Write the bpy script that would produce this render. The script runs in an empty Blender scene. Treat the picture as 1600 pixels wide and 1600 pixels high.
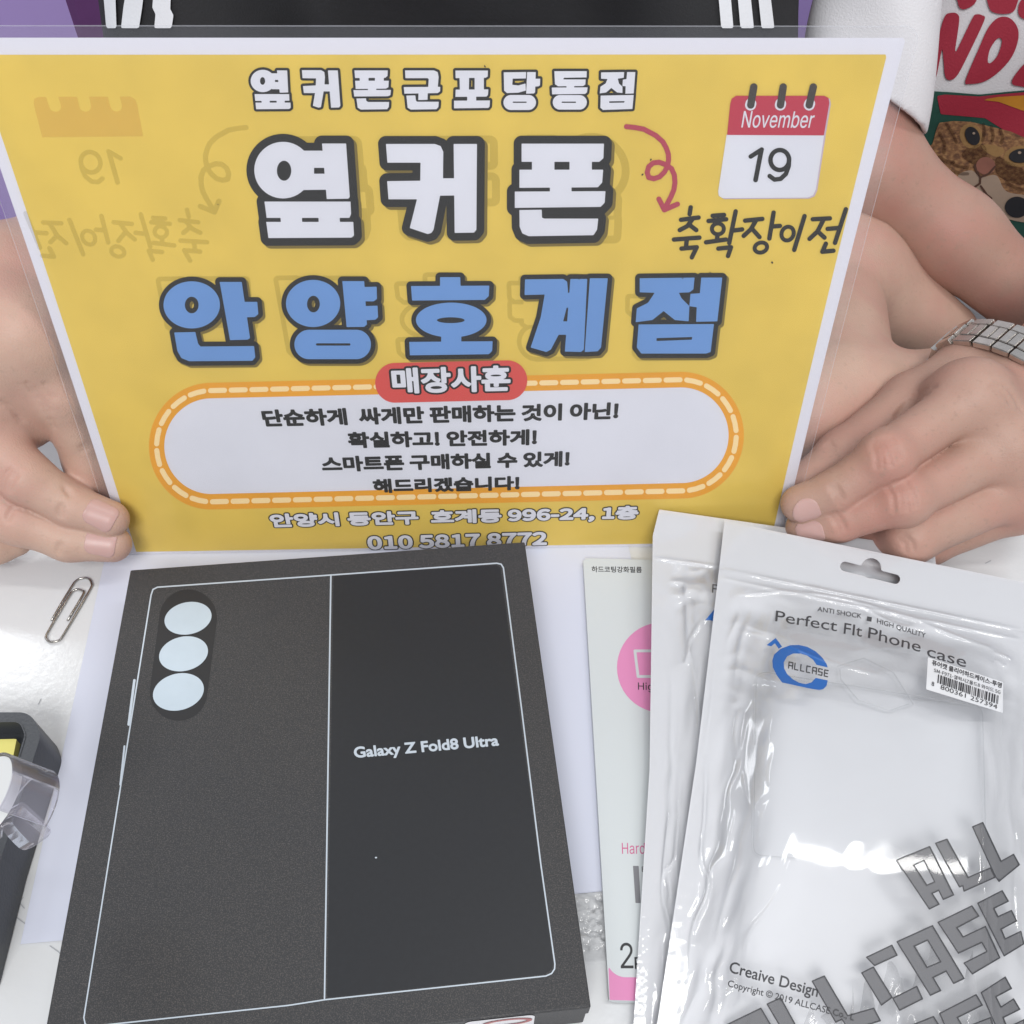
import bpy, bmesh, math, os
import numpy as np
from mathutils import Vector, Matrix

S = bpy.context.scene
COL = S.collection

# ------------------------------------------------------------------ camera
F, PPX, PPY = 1483.05, 0.0, 56.83            # focal length and principal point in 1600-pixel units
PITCH, ROLL = 0.89786, -0.02174
CAM = np.array([.17312, -.26198, .33908])
cp, sp, cr, sr = math.cos(PITCH), math.sin(PITCH), math.cos(ROLL), math.sin(ROLL)
FWD = np.array([0, cp, -sp]); R0 = np.array([1, 0, 0.]); D0 = np.array([0, -sp, -cp])
RT = cr * R0 + sr * D0; DN = -sr * R0 + cr * D0
cd = bpy.data.cameras.new('camera'); co = bpy.data.objects.new('camera', cd); COL.objects.link(co)
co.matrix_world = Matrix([[RT[0], -DN[0], -FWD[0], CAM[0]], [RT[1], -DN[1], -FWD[1], CAM[1]],
                          [RT[2], -DN[2], -FWD[2], CAM[2]], [0, 0, 0, 1]])
cd.sensor_width = 36; cd.lens = 36 * F / 1600; cd.shift_y = PPY / 1600
cd.clip_start = .01; cd.clip_end = 50
S.camera = co

# ------------------------------------------------------------------ light
w = bpy.data.worlds.new('World'); S.world = w; w.use_nodes = True
bg = w.node_tree.nodes['Background']; bg.inputs[0].default_value = (.90, .945, 1.02, 1); bg.inputs[1].default_value = .50
def lamp(name, loc, target, sx, sy, power, col=(1, .985, .96), roll=0):
    l = bpy.data.lights.new(name, 'AREA'); l.shape = 'RECTANGLE'; l.size = sx; l.size_y = sy; l.energy = power; l.color = col
    o = bpy.data.objects.new(name, l); COL.objects.link(o); o.location = loc
    d = Vector(target) - Vector(loc)
    o.rotation_euler = d.to_track_quat('-Z', 'Y').to_euler(); o.rotation_euler.rotate_axis('Z', roll)
    return o
lamp('ceiling_tube', (1.05, .05, 2.0), (1.05, .05, 0), 1.3, .12, 9)
lamp('ceiling_or_fill_panel', (-1.45, 1.40, 2.0), (-1.45, 1.40, 0), .62, .62, 12, (.95, .98, 1))
lamp('ceiling_or_fill_panel', (.05, -1.5, 1.75), (.15, .1, .1), .9, .9, 30, (1, .99, .98))  # fill panel added behind the camera to brighten the upright sign
S.view_settings.view_transform = 'Standard'; S.view_settings.look = 'None'
S.view_settings.exposure = .13; S.view_settings.gamma = 1; S.view_settings.use_curve_mapping = False
S.render.engine = 'CYCLES'
S.cycles.transparent_max_bounces = 24; S.cycles.max_bounces = 10

# ------------------------------------------------------------------ projection helpers
def rays(x, y):
    x = np.asarray(x, float); y = np.asarray(y, float)
    return FWD + ((x - 800) / F)[..., None] * RT + ((y - 800 - PPY) / F)[..., None] * DN
def at_z(x, y, z=0.):
    d = rays(x, y); z = np.asarray(z, float)
    return CAM + d * ((z - CAM[2]) / d[..., 2])[..., None]
def at_d(x, y, t): return CAM + rays(x, y) * np.asarray(t, float)[..., None]
def at_y(x, y, Y):
    d = rays(x, y); return CAM + d * ((np.asarray(Y, float) - CAM[1]) / d[..., 1])[..., None]
TILT, YAW = .19589, .04811
SW = np.array([math.cos(YAW), math.sin(YAW), 0]); SN0 = np.array([-math.sin(YAW), math.cos(YAW), 0])
SU = math.cos(TILT) * np.array([0, 0, 1]) + math.sin(TILT) * SN0
SN = np.cross(SW, SU)                                   # towards the viewer
def sign_uv(x, y):
    d = rays(x, y); t = -(CAM @ SN) / (d @ SN); p = CAM + d * t[..., None]
    return p @ SW, p @ SU
def sign_pt(u, v, off):                                 # sheet bows very slightly
    off = off - .0016 * np.sin(np.clip(np.asarray(v) / .21, -.1, 1.1) * math.pi) * 1
    return np.asarray(u)[..., None] * SW + np.asarray(v)[..., None] * SU + np.asarray(off)[..., None] * SN

# ------------------------------------------------------------------ objects
def tag(o, label, cat, group=None, kind=None):
    if label: o['label'] = label
    if cat: o['category'] = cat
    if group: o['group'] = group
    if kind: o['kind'] = kind
    return o
def empty(name, loc, label, cat, group=None):
    o = bpy.data.objects.new(name, None); COL.objects.link(o); o.location = loc; o.empty_display_size = .02
    return tag(o, label, cat, group)
def mesh_obj(name, verts, faces, mat, parent=None, smooth=True):
    me = bpy.data.meshes.new(name)
    me.from_pydata([tuple(v) for v in np.asarray(verts).tolist()], [], faces); me.update()
    if smooth: me.polygons.foreach_set('use_smooth', [True] * len(me.polygons))
    if mat: me.materials.append(mat)
    o = bpy.data.objects.new(name, me); COL.objects.link(o)
    if parent:
        o.parent = parent; o.matrix_parent_inverse = Matrix.Translation(-Vector(parent.location)) if parent.type == 'EMPTY' else Matrix.Identity(4)
    return o
def bm_obj(name, bm, mat, parent=None, smooth=False):
    me = bpy.data.meshes.new(name); bm.to_mesh(me); bm.free()
    if smooth: me.polygons.foreach_set('use_smooth', [True] * len(me.polygons))
    if mat: me.materials.append(mat)
    o = bpy.data.objects.new(name, me); COL.objects.link(o)
    if parent:
        o.parent = parent; o.matrix_parent_inverse = Matrix.Translation(-Vector(parent.location)) if parent.type == 'EMPTY' else Matrix.Identity(4)
    return o

# ------------------------------------------------------------------ materials
def mat(name, col, rough=.5, spec=.5, metal=0, coat=0, noise=0, nscale=30, bump=0, bscale=200, sss=0, alpha=1, stretch=None):
    m = bpy.data.materials.new(name); m.use_nodes = True; nt = m.node_tree; b = nt.nodes['Principled BSDF']
    b.inputs['Base Color'].default_value = (*col, 1); b.inputs['Roughness'].default_value = rough
    b.inputs['Specular IOR Level'].default_value = spec; b.inputs['Metallic'].default_value = metal
    b.inputs['Coat Weight'].default_value = coat; b.inputs['Coat Roughness'].default_value = .08
    b.inputs['Alpha'].default_value = alpha
    if sss:
        b.inputs['Subsurface Weight'].default_value = sss; b.inputs['Subsurface Radius'].default_value = (1, .35, .2); b.inputs['Subsurface Scale'].default_value = .006
    tc = nt.nodes.new('ShaderNodeTexCoord'); vec = tc.outputs['Object']
    if stretch:
        mp = nt.nodes.new('ShaderNodeMapping'); mp.inputs['Scale'].default_value = stretch; nt.links.new(vec, mp.inputs[0]); vec = mp.outputs[0]
    if noise:
        n = nt.nodes.new('ShaderNodeTexNoise'); n.inputs['Scale'].default_value = nscale; n.inputs['Detail'].default_value = 5
        nt.links.new(vec, n.inputs['Vector'])
        r = nt.nodes.new('ShaderNodeValToRGB'); r.color_ramp.elements[0].position = .3; r.color_ramp.elements[1].position = .7
        r.color_ramp.elements[0].color = (*[c * (1 - noise) for c in col], 1); r.color_ramp.elements[1].color = (*[min(1, c * (1 + noise)) for c in col], 1)
        nt.links.new(n.outputs[0], r.inputs[0]); nt.links.new(r.outputs[0], b.inputs['Base Color'])
    if bump:
        n = nt.nodes.new('ShaderNodeTexNoise'); n.inputs['Scale'].default_value = bscale; n.inputs['Detail'].default_value = 4
        nt.links.new(vec, n.inputs['Vector'])
        bp = nt.nodes.new('ShaderNodeBump'); bp.inputs['Strength'].default_value = bump; bp.inputs['Distance'].default_value = .001
        nt.links.new(n.outputs[0], bp.inputs['Height']); nt.links.new(bp.outputs[0], b.inputs['Normal'])
    return m
def film(name, rough=.06, haze=.0, hazecol=(.85, .86, .88), tint=(1, 1, 1), ior=1.45, gloss=1.0, bump=0, bscale=100):
    """thin clear plastic: transparent, a fresnel gloss and a little milky white"""
    m = bpy.data.materials.new(name); m.use_nodes = True; nt = m.node_tree; nt.nodes.clear()
    out = nt.nodes.new('ShaderNodeOutputMaterial'); tr = nt.nodes.new('ShaderNodeBsdfTransparent'); tr.inputs[0].default_value = (*tint, 1)
    gl = nt.nodes.new('ShaderNodeBsdfGlossy'); gl.inputs['Roughness'].default_value = rough
    fr = nt.nodes.new('ShaderNodeFresnel'); fr.inputs[0].default_value = ior
    mx = nt.nodes.new('ShaderNodeMixShader'); last = tr
    if haze:
        df = nt.nodes.new('ShaderNodeBsdfDiffuse'); df.inputs[0].default_value = (*hazecol, 1)
        tl = nt.nodes.new('ShaderNodeBsdfTranslucent'); tl.inputs[0].default_value = (*hazecol, 1)
        a = nt.nodes.new('ShaderNodeMixShader'); a.inputs[0].default_value = .4; nt.links.new(df.outputs[0], a.inputs[1]); nt.links.new(tl.outputs[0], a.inputs[2])
        h = nt.nodes.new('ShaderNodeMixShader'); h.inputs[0].default_value = haze
        nt.links.new(tr.outputs[0], h.inputs[1]); nt.links.new(a.outputs[0], h.inputs[2]); last = h
    mu = nt.nodes.new('ShaderNodeMath'); mu.operation = 'MULTIPLY'; mu.inputs[1].default_value = gloss
    nt.links.new(fr.outputs[0], mu.inputs[0]); nt.links.new(mu.outputs[0], mx.inputs[0])
    nt.links.new(last.outputs[0], mx.inputs[1]); nt.links.new(gl.outputs[0], mx.inputs[2]); nt.links.new(mx.outputs[0], out.inputs[0])
    if bump:
        tc = nt.nodes.new('ShaderNodeTexCoord'); n = nt.nodes.new('ShaderNodeTexNoise'); n.inputs['Scale'].default_value = bscale; n.inputs['Detail'].default_value = 3
        nt.links.new(tc.outputs['Object'], n.inputs['Vector'])
        bp = nt.nodes.new('ShaderNodeBump'); bp.inputs['Strength'].default_value = bump; bp.inputs['Distance'].default_value = .001
        nt.links.new(n.outputs[0], bp.inputs['Height'])
        for q in (gl, fr): nt.links.new(bp.outputs[0], q.inputs['Normal'])
    return m
def ink(name, col, fac):
    m = bpy.data.materials.new(name); m.use_nodes = True; nt = m.node_tree; nt.nodes.clear()
    out = nt.nodes.new('ShaderNodeOutputMaterial'); tr = nt.nodes.new('ShaderNodeBsdfTransparent')
    df = nt.nodes.new('ShaderNodeBsdfDiffuse'); df.inputs[0].default_value = (*col, 1); mx = nt.nodes.new('ShaderNodeMixShader'); mx.inputs[0].default_value = fac
    nt.links.new(tr.outputs[0], mx.inputs[1]); nt.links.new(df.outputs[0], mx.inputs[2]); nt.links.new(mx.outputs[0], out.inputs[0]); return m
def lin(r, g, b, k=1.0):
    f = lambda c: (c / 255 / 12.92 if c < 10.3 else ((c / 255 + .055) / 1.055) ** 2.4) * k
    return (f(r), f(g), f(b))

# ------------------------------------------------------------------ 2-D distance fields -> filled meshes
def poly(pts):
    P = np.array(pts, float)
    def f(X, Y):
        d = np.full(X.shape, 1e9); ins = np.zeros(X.shape, bool)
        for i in range(len(P)):
            a = P[i]; b = P[(i + 1) % len(P)]; e = b - a; L = e @ e
            t = np.clip(((X - a[0]) * e[0] + (Y - a[1]) * e[1]) / max(L, 1e-12), 0, 1)
            d = np.minimum(d, (X - a[0] - e[0] * t) ** 2 + (Y - a[1] - e[1] * t) ** 2)
            c = (a[1] > Y) != (b[1] > Y)
            if abs(e[1]) > 1e-12: ins ^= c & (X < a[0] + e[0] * (Y - a[1]) / e[1])
        d = np.sqrt(d); return np.where(ins, -d, d)
    f.bb = (P[:, 0].min(), P[:, 1].min(), P[:, 0].max(), P[:, 1].max()); return f
def ell(cx, cy, rx, ry, ang=0):
    a = np.linspace(0, 2 * math.pi, 49)[:-1]; c, s = math.cos(ang), math.sin(ang)
    x, y = rx * np.cos(a), ry * np.sin(a)
    return poly(np.c_[cx + c * x - s * y, cy + s * x + c * y])
def cap(x0, y0, x1, y1, r0, r1=None):
    r1 = r0 if r1 is None else r1; ex, ey = x1 - x0, y1 - y0; L = max(ex * ex + ey * ey, 1e-12)
    def f(X, Y):
        t = np.clip(((X - x0) * ex + (Y - y0) * ey) / L, 0, 1)
        return np.hypot(X - x0 - ex * t, Y - y0 - ey * t) - (r0 + (r1 - r0) * t)
    r = max(r0, r1); f.bb = (min(x0, x1) - r, min(y0, y1) - r, max(x0, x1) + r, max(y0, y1) + r); return f
def line(pts, r): return union(*[cap(*a, *b, r) for a, b in zip(pts[:-1], pts[1:])])
def union(*fs):
    def f(X, Y):                                         # each piece is only evaluated near its own box
        d = np.full(X.shape, 1e3); xs, ys = X[0], Y[:, 0]
        for g in fs:
            b = g.bb; i0, i1 = np.searchsorted(xs, (b[0] - 26, b[2] + 26)); j0, j1 = np.searchsorted(ys, (b[1] - 26, b[3] + 26))
            if i1 > i0 and j1 > j0: d[j0:j1, i0:i1] = np.minimum(d[j0:j1, i0:i1], g(X[j0:j1, i0:i1], Y[j0:j1, i0:i1]))
        return d
    B = np.array([g.bb for g in fs]); f.bb = (B[:, 0].min(), B[:, 1].min(), B[:, 2].max(), B[:, 3].max()); return f
def minus(a, *bs):
    def f(X, Y):
        d = a(X, Y)
        for b in bs: d = np.maximum(d, -b(X, Y))
        return d
    f.bb = a.bb; return f
def inter(a, b):
    def f(X, Y): return np.maximum(a(X, Y), b(X, Y))
    f.bb = a.bb; return f
def grow(a, r):
    def f(X, Y): return a(X, Y) - r
    b = a.bb; f.bb = (b[0] - r, b[1] - r, b[2] + r, b[3] + r); return f
def move(a, dx, dy):
    def f(X, Y): return a(X - dx, Y - dy)
    b = a.bb; f.bb = (b[0] + dx, b[1] + dy, b[2] + dx, b[3] + dy); return f
def ring(a, r): 
    def f(X, Y): return np.abs(a(X, Y)) - r
    b = a.bb; f.bb = (b[0] - r, b[1] - r, b[2] + r, b[3] + r); return f
def crop_poly(pts, ox, oy, sc): return poly([(ox + x / sc, oy + y / sc) for x, y in pts])

def fill_grid(V, xs, ys, merge):
    """V[j,i] < 0 is inside; returns 2-D verts and faces"""
    inside = V < 0; ny, nx = V.shape
    c = inside[:-1, :-1].astype(int) + inside[:-1, 1:] + inside[1:, :-1] + inside[1:, 1:]
    verts = []; faces = []; vid = {}
    def vert(key, x, y):
        k = vid.get(key)
        if k is None: k = len(verts); vid[key] = k; verts.append((x, y))
        return k
    full = c == 4
    for j in range(ny - 1):
        row = full[j]
        if not row.any(): continue
        if merge:
            d = np.diff(np.r_[0, row.astype(int), 0]); st = np.where(d == 1)[0]; en = np.where(d == -1)[0]
        else:
            st = np.where(row)[0]; en = st + 1
        for a, b in zip(st, en):
            faces.append((vert((0, j, a), xs[a], ys[j]), vert((0, j, b), xs[b], ys[j]), vert((0, j + 1, b), xs[b], ys[j + 1]), vert((0, j + 1, a), xs[a], ys[j + 1])))
    jj, ii = np.where((c > 0) & (c < 4))
    for j, i in zip(jj, ii):
        cs = ((j, i), (j, i + 1), (j + 1, i + 1), (j + 1, i)); f = []
        for k in range(4):
            a = cs[k]; b = cs[(k + 1) % 4]; va, vb = V[a], V[b]
            if va < 0: f.append(vert((0, *a), xs[a[1]], ys[a[0]]))
            if (va < 0) != (vb < 0):
                lo, hi = (a, b) if a < b else (b, a); t = V[lo] / (V[lo] - V[hi]); t = min(max(t, .001), .999)
                f.append(vert((1, *lo, *hi), xs[lo[1]] + (xs[hi[1]] - xs[lo[1]]) * t, ys[lo[0]] + (ys[hi[0]] - ys[lo[0]]) * t))
        if len(f) >= 3: faces.append(tuple(f))
    return np.array(verts), faces
def fill(name, sdf, mapping, material, parent, step=.75, merge=True, smooth=True, bb=None, wall=0, flip=None):
    x0, y0, x1, y1 = bb or sdf.bb
    xs = np.arange(x0 - step * 1.6, x1 + step * 2.6, step); ys = np.arange(y0 - step * 1.6, y1 + step * 2.6, step)
    X, Y = np.meshgrid(xs, ys); V = sdf(X, Y)
    v, f = fill_grid(V, xs, ys, merge)
    return finish(name, v, f, mapping, material, parent, smooth, wall)
def finish(name, v, f, mapping, material, parent, smooth=True, wall=0):
    P = mapping(v[:, 0], v[:, 1])
    # orient towards the camera
    i = f[len(f) // 2]; n = np.cross(P[i[1]] - P[i[0]], P[i[2]] - P[i[0]])
    if n @ (CAM - P[i[0]]) < 0: f = [t[::-1] for t in f]
    if np.any(wall):
        cnt = {}
        for t in f:
            for a, b in zip(t, t[1:] + t[:1]): cnt[(a, b)] = 1
        n0 = len(P); P = np.vstack([P, P - np.array([0, 0, wall]) if np.isscalar(wall) else P - wall])
        f = f + [(b, a, a + n0, b + n0) for (a, b) in cnt if (b, a) not in cnt]
        smooth = False
    return mesh_obj(name, P, f, material, parent, smooth)

# ------------------------------------------------------------------ lettering from Blender's own fonts
FD = bpy.utils.system_resource('DATAFILES', path='fonts')
def font(fn):
    try: return bpy.data.fonts.load(os.path.join(FD, fn))
    except Exception: return None
CJK = font('Noto Sans CJK Regular.woff2'); INTER = font('Inter.woff2')
_tc = {}
def text_segments(s, fnt):
    key = (s, fnt.name if fnt else '')
    if key in _tc: return _tc[key]
    c = bpy.data.curves.new('txt', 'FONT'); c.body = s; c.resolution_u = 4
    if fnt: c.font = fnt
    o = bpy.data.objects.new('txt', c); COL.objects.link(o)
    me = bpy.data.meshes.new_from_object(o.evaluated_get(bpy.context.evaluated_depsgraph_get()))
    v = np.array([tuple(q.co)[:2] for q in me.vertices]); cnt = {}
    for p in me.polygons:
        vs = list(p.vertices)
        for a, b in zip(vs, vs[1:] + vs[:1]):
            k = (min(a, b), max(a, b)); cnt[k] = cnt.get(k, 0) + 1
    # weld by position so that shared seams cancel
    pos = {}
    for (a, b), n in cnt.items():
        pa, pb = tuple(np.round(v[a], 5)), tuple(np.round(v[b], 5)); k = (min(pa, pb), max(pa, pb)); pos[k] = pos.get(k, 0) + n
    seg = np.array([(*a, *b) for (a, b), n in pos.items() if n == 1])
    bpy.data.objects.remove(o); bpy.data.curves.remove(c); bpy.data.meshes.remove(me)
    _tc[key] = seg; return seg
def text_field(s, p0, p1, h, step, fnt=None, bold=0, base=False, up=None, pad=1.0, slant=0):
    """distance field of a line of text whose ink runs from p0 to p1, h tall"""
    seg = text_segments(s, fnt); p0 = np.array(p0, float); p1 = np.array(p1, float)
    e = p1 - p0; L = np.hypot(*e); e = e / L
    n = np.array([-e[1], e[0]]) if up is None else np.array(up, float) / np.hypot(*up)
    xs_ = seg[:, [0, 2]]; ys_ = seg[:, [1, 3]]; x0, x1 = xs_.min(), xs_.max(); y0, y1 = ys_.min(), ys_.max()
    if base: y0 = 0
    sx = (L - 2 * bold) / (x1 - x0); sy = (h - 2 * bold) / (y1 - y0)
    def T(x, y):
        a = (x - x0) * sx + bold; b = (y - y0) * sy + bold
        return p0[0] + e[0] * a + n[0] * b + slant * b * e[0], p0[1] + e[1] * a + n[1] * b + slant * b * e[1]
    ax, ay = T(seg[:, 0], seg[:, 1]); bx, by = T(seg[:, 2], seg[:, 3])
    xs = np.arange(min(ax.min(), bx.min()) - pad, max(ax.max(), bx.max()) + pad + step, step)
    ys = np.arange(min(ay.min(), by.min()) - pad, max(ay.max(), by.max()) + pad + step, step)
    D = np.full((len(ys), len(xs)), 1e9)
    CH = 24
    for i0 in range(0, len(xs), CH):
        xx = xs[i0:i0 + CH]; m = (np.maximum(ax, bx) > xx[0] - pad) & (np.minimum(ax, bx) < xx[-1] + pad)
        X, Y = np.meshgrid(xx, ys); d = np.full(X.shape, pad ** 2); ins = np.zeros(X.shape, bool)
        for q in np.where(m)[0]:
            ex, ey = bx[q] - ax[q], by[q] - ay[q]; LL = ex * ex + ey * ey
            if LL < 1e-16: continue
            t = np.clip(((X - ax[q]) * ex + (Y - ay[q]) * ey) / LL, 0, 1)
            d = np.minimum(d, (X - ax[q] - ex * t) ** 2 + (Y - ay[q] - ey * t) ** 2)
            c = (ax[q] > X) != (bx[q] > X)
            if abs(ex) > 1e-14: ins ^= c & (Y < ay[q] + ey * (X - ax[q]) / ex)
        d = np.sqrt(d); D[:, i0:i0 + CH] = np.where(ins, -d, d)
    return D, xs, ys
def text(name, s, p0, p1, h, mapping, material, parent, step, fnt=None, bold=0, base=False, up=None, merge=True, slant=0, field=None, level=None):
    D, xs, ys = field or text_field(s, p0, p1, h, step, fnt, bold, base, up, pad=max(bold * 2, step * 3), slant=slant)
    v, f = fill_grid(D - (bold if level is None else level), xs, ys, merge)
    return finish(name, v, f, mapping, material, parent)

# ------------------------------------------------------------------ 3-D distance fields -> skin meshes (surface nets)
def smin(a, b, k):
    if k <= 0: return np.minimum(a, b)
    h = np.clip(.5 + .5 * (b - a) / k, 0, 1); return b + (a - b) * h - k * h * (1 - h)
def cone(a, b, ra, rb):
    a = np.array(a, float); b = np.array(b, float); e = b - a; L = e @ e
    def ev(P):
        q = P - a; t = np.clip(q @ e / L, 0, 1); q = q - t[..., None] * e
        return np.sqrt(np.einsum('...i,...i->...', q, q)) - (ra + (rb - ra) * t)
    def f(P):
        if P.ndim == 4:                                  # a block of lattice points: skip it when it is far away
            A, B = P[0, 0, 0], P[-1, -1, -1]; r = np.linalg.norm(B - A) / 2
            if ev((A + B)[None] / 2)[0] > r + .045: return np.full(P.shape[:3], .045)
        return ev(P)
    return f
def chain(pts, rs, k=.006):
    cs = [cone(pts[i], pts[i + 1], rs[i], rs[i + 1]) for i in range(len(pts) - 1)]
    def f(P):
        d = cs[0](P)
        for c in cs[1:]: d = smin(d, c(P), k)
        return d
    return f
def ball(c, r, sc=(1, 1, 1)):
    c = np.array(c, float); sc = np.array(sc, float)
    def f(P): return (np.linalg.norm((P - c) / sc, axis=-1) - r) * sc.min()
    return f
def su(k, *fs):
    def f(P):
        d = fs[0](P)
        for g in fs[1:]: d = smin(d, g(P), k)
        return d
    return f
def groove(f, segs, amp=.0006, s=.0011):
    A = [(np.array(a, float), np.array(b, float)) for a, b in segs]
    def g(P):
        d = f(P); m = np.abs(d) < .006
        if m.any():
            Q = P[m]; add = np.zeros(len(Q))
            for a, b in A:
                e = b - a; q = Q - a; t = np.clip(q @ e / (e @ e), 0, 1)
                add += amp * np.exp(-(np.sum((q - t[:, None] * e) ** 2, -1)) / s ** 2)
            d = d.copy(); d[m] += add
        return d
    return g
def nets(f, lo, hi, vox, n=20):
    lo = np.array(lo, float); N = np.ceil((np.array(hi) - lo) / vox).astype(int) + 1
    nb = np.ceil(N / n).astype(int); half = n * vox * .87
    cs = np.stack(np.meshgrid(*[np.arange(b) for b in nb], indexing='ij'), -1).reshape(-1, 3)
    d = f(lo + (cs * n + n / 2) * vox); cs = cs[np.abs(d) < half * 1.25 + .004]
    B = (N + n + 2).astype(np.int64)
    key = lambda I: (I[..., 0] * B[1] + I[..., 1]) * B[2] + I[..., 2]
    CK, CV, EQ = [], [], []
    r = np.arange(n + 1); G = np.stack(np.meshgrid(r, r, r, indexing='ij'), -1)
    for c in cs:
        I = G + c * n; V = f(lo + I * vox)
        neg = V < 0
        if neg.all() or not neg.any(): continue
        s = np.zeros((n, n, n, 3)); cnt = np.zeros((n, n, n))
        for ax in range(3):
            a = [slice(None)] * 3; b = [slice(None)] * 3; a[ax] = slice(0, n); b[ax] = slice(1, n + 1)
            va, vb = V[tuple(a)], V[tuple(b)]; cross = (va < 0) != (vb < 0)
            t = np.where(cross, va / np.where(cross, va - vb, 1), 0)
            o1, o2 = [q for q in range(3) if q != ax]
            for i in (0, 1):
                for j in (0, 1):
                    sl = [slice(None)] * 3; sl[o1] = slice(i, n + i); sl[o2] = slice(j, n + j)
                    cc = cross[tuple(sl)]; tt = t[tuple(sl)]
                    s[..., ax] += np.where(cc, tt, 0); s[..., o1] += cc * i; s[..., o2] += cc * j; cnt += cc
            # owned edges: lower lattice point inside this chunk
            sl = [slice(0, n)] * 3; ow = cross[tuple(sl)]
            J = np.argwhere(ow)
            if len(J): EQ.append(np.c_[J + c * n, np.full(len(J), ax), va[tuple(sl)][ow] < 0])
        m = cnt > 0; J = np.argwhere(m) + c * n
        CK.append(key(J.astype(np.int64))); CV.append(lo + (J + s[m] / cnt[m][:, None]) * vox)
    K = np.concatenate(CK); P = np.concatenate(CV); o = np.argsort(K); K = K[o]; P = P[o]
    E = np.concatenate(EQ).astype(np.int64); faces = []
    for ax in range(3):
        e = E[E[:, 3] == ax]; o1, o2 = (ax + 1) % 3, (ax + 2) % 3; q = []
        for i, j in ((1, 1), (0, 1), (0, 0), (1, 0)):
            I = e[:, :3].copy(); I[:, o1] -= i; I[:, o2] -= j; q.append(key(I))
        q = np.stack(q, -1); idx = np.searchsorted(K, q); idx = np.minimum(idx, len(K) - 1); ok = (K[idx] == q).all(-1)
        idx = idx[ok]; fl = e[ok, 4] == 1; idx[~fl] = idx[~fl][:, ::-1]; faces.append(idx)
    return P, np.concatenate(faces).tolist()
def trace(f, x, y, off=0, t0=.2, t1=1.2):
    """where the line of sight through a picture point meets a distance field"""
    d = rays(x, y); L = np.linalg.norm(d, axis=-1); t = np.full(np.shape(x), t0)
    for _ in range(90):
        t = np.minimum(t + .85 * (f(CAM + d * t[..., None]) - off) / L, t1)
    return CAM + d * t[..., None]
def vnoise(X, Y, sc, seed=0):
    x = X / sc; y = Y / sc; i = np.floor(x).astype(int); j = np.floor(y).astype(int); u = x - i; v = y - j
    u = u * u * (3 - 2 * u); v = v * v * (3 - 2 * v)
    h = lambda a, b: (np.sin(a * 127.1 + b * 311.7 + seed * 74.7) * 43758.5453) % 1
    return (h(i, j) * (1 - u) + h(i + 1, j) * u) * (1 - v) + (h(i, j + 1) * (1 - u) + h(i + 1, j + 1) * u) * v - .5
sst = lambda a, b, x: (lambda t: t * t * (3 - 2 * t))(np.clip((x - a) / (b - a), 0, 1))

# ================================================================== SETTING
tbl = mat('glossy white table', (.70, .71, .72), rough=.16, spec=.5, noise=.03, nscale=9, bump=.06, bscale=350)
def box(name, lo, hi, m, parent=None, bev=0, rot=0, org=None, seg=2):
    bm = bmesh.new(); bmesh.ops.create_cube(bm, size=1)
    lo = np.array(lo); hi = np.array(hi)
    for v in bm.verts: v.co = Vector((lo + hi) / 2 + (hi - lo) * np.array(v.co))
    if bev: bmesh.ops.bevel(bm, geom=bm.edges[:], offset=bev, segments=seg, affect='EDGES', profile=.5)
    if org is not None: bmesh.ops.transform(bm, matrix=Matrix.Translation(org) @ Matrix.Rotation(rot, 4, 'Z'), verts=bm.verts)
    return bm_obj(name, bm, m, parent)
floor = box('floor', (-2.5, -2.5, -.76), (3, 3, -.74), mat('grey floor', (.25, .25, .26), .5, noise=.1)); tag(floor, None, None, kind='structure')
tab = empty('table', (.2, -.3, -.74), 'white glossy table top everything in the picture stands on', 'table')
box('table_top', (-.55, -.75, -.028), (1.0, .135, 0), tbl, tab, .002)
legm = mat('white steel', (.6, .6, .6), .4)
for x in (-.45, .9):
    for y in (-.68, .06): box('leg', (x - .02, y - .02, -.74), (x + .02, y + .02, -.028), legm, tab)
purple = mat('purple wall', lin(186, 160, 222, .92), .6, noise=.05, nscale=4)
wl = box('purple_partition', (-1.6, 1.0, -.74), (2.2, 1.05, .55), purple); tag(wl, 'plain light purple partition behind the two people', 'partition')
plum = mat('plum cloth', lin(112, 62, 122, .75), .8, noise=.08)
xa, xb = at_y(100., 20., .62)[0], at_y(185., 20., .62)[0]
pc = box('plum_chair_back', (xa, .62, -.5), (xb, .68, .35), plum, None, .012); tag(pc, 'dark plum upright chair back beside the black sleeve', 'chair')

# ================================================================== LAMINATED SIGN
K = .80
sign = empty('laminated_sign', (0.148, .007, 0), 'laminated yellow shop sign with Korean lettering held up by two hands', 'sign')
white = mat('sign white paper', (.74, .73, .80), .6)
yellow = mat('yellow print', lin(247, 214, 102, .80), .55, noise=.05, nscale=45, bump=.05, bscale=60)
L0 = .00008
def smap(level): return lambda x, y: sign_pt(*sign_uv(x, y), .0002 + L0 * level)              # photo-pixel domain
def umap(level): return lambda u, v: sign_pt(np.asarray(u) / 1000, np.asarray(v) / 1000, .0002 + L0 * level)   # millimetre domain
def upx(x, y): u, v = sign_uv(np.array(x), np.array(y)); return np.array([float(u) * 1000, float(v) * 1000])
rect = lambda a, b, c, d: poly([(a, b), (c, b), (c, d), (a, d)])
paper = fill('paper', rect(0, 0, 297, 210), umap(0), white, sign, step=1.5)
yl0 = upx(80, 470)[0]; yr0 = upx(1388, 84)[0]
yb = fill('yellow_background', rect(4.0, 1.6, 292.2, 205.2), umap(1), yellow, sign, step=.75)
dark = mat('dark print', (.028, .027, .026), .45); shade = mat('print drop shadow', lin(140, 122, 66, .8), .6)
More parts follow.
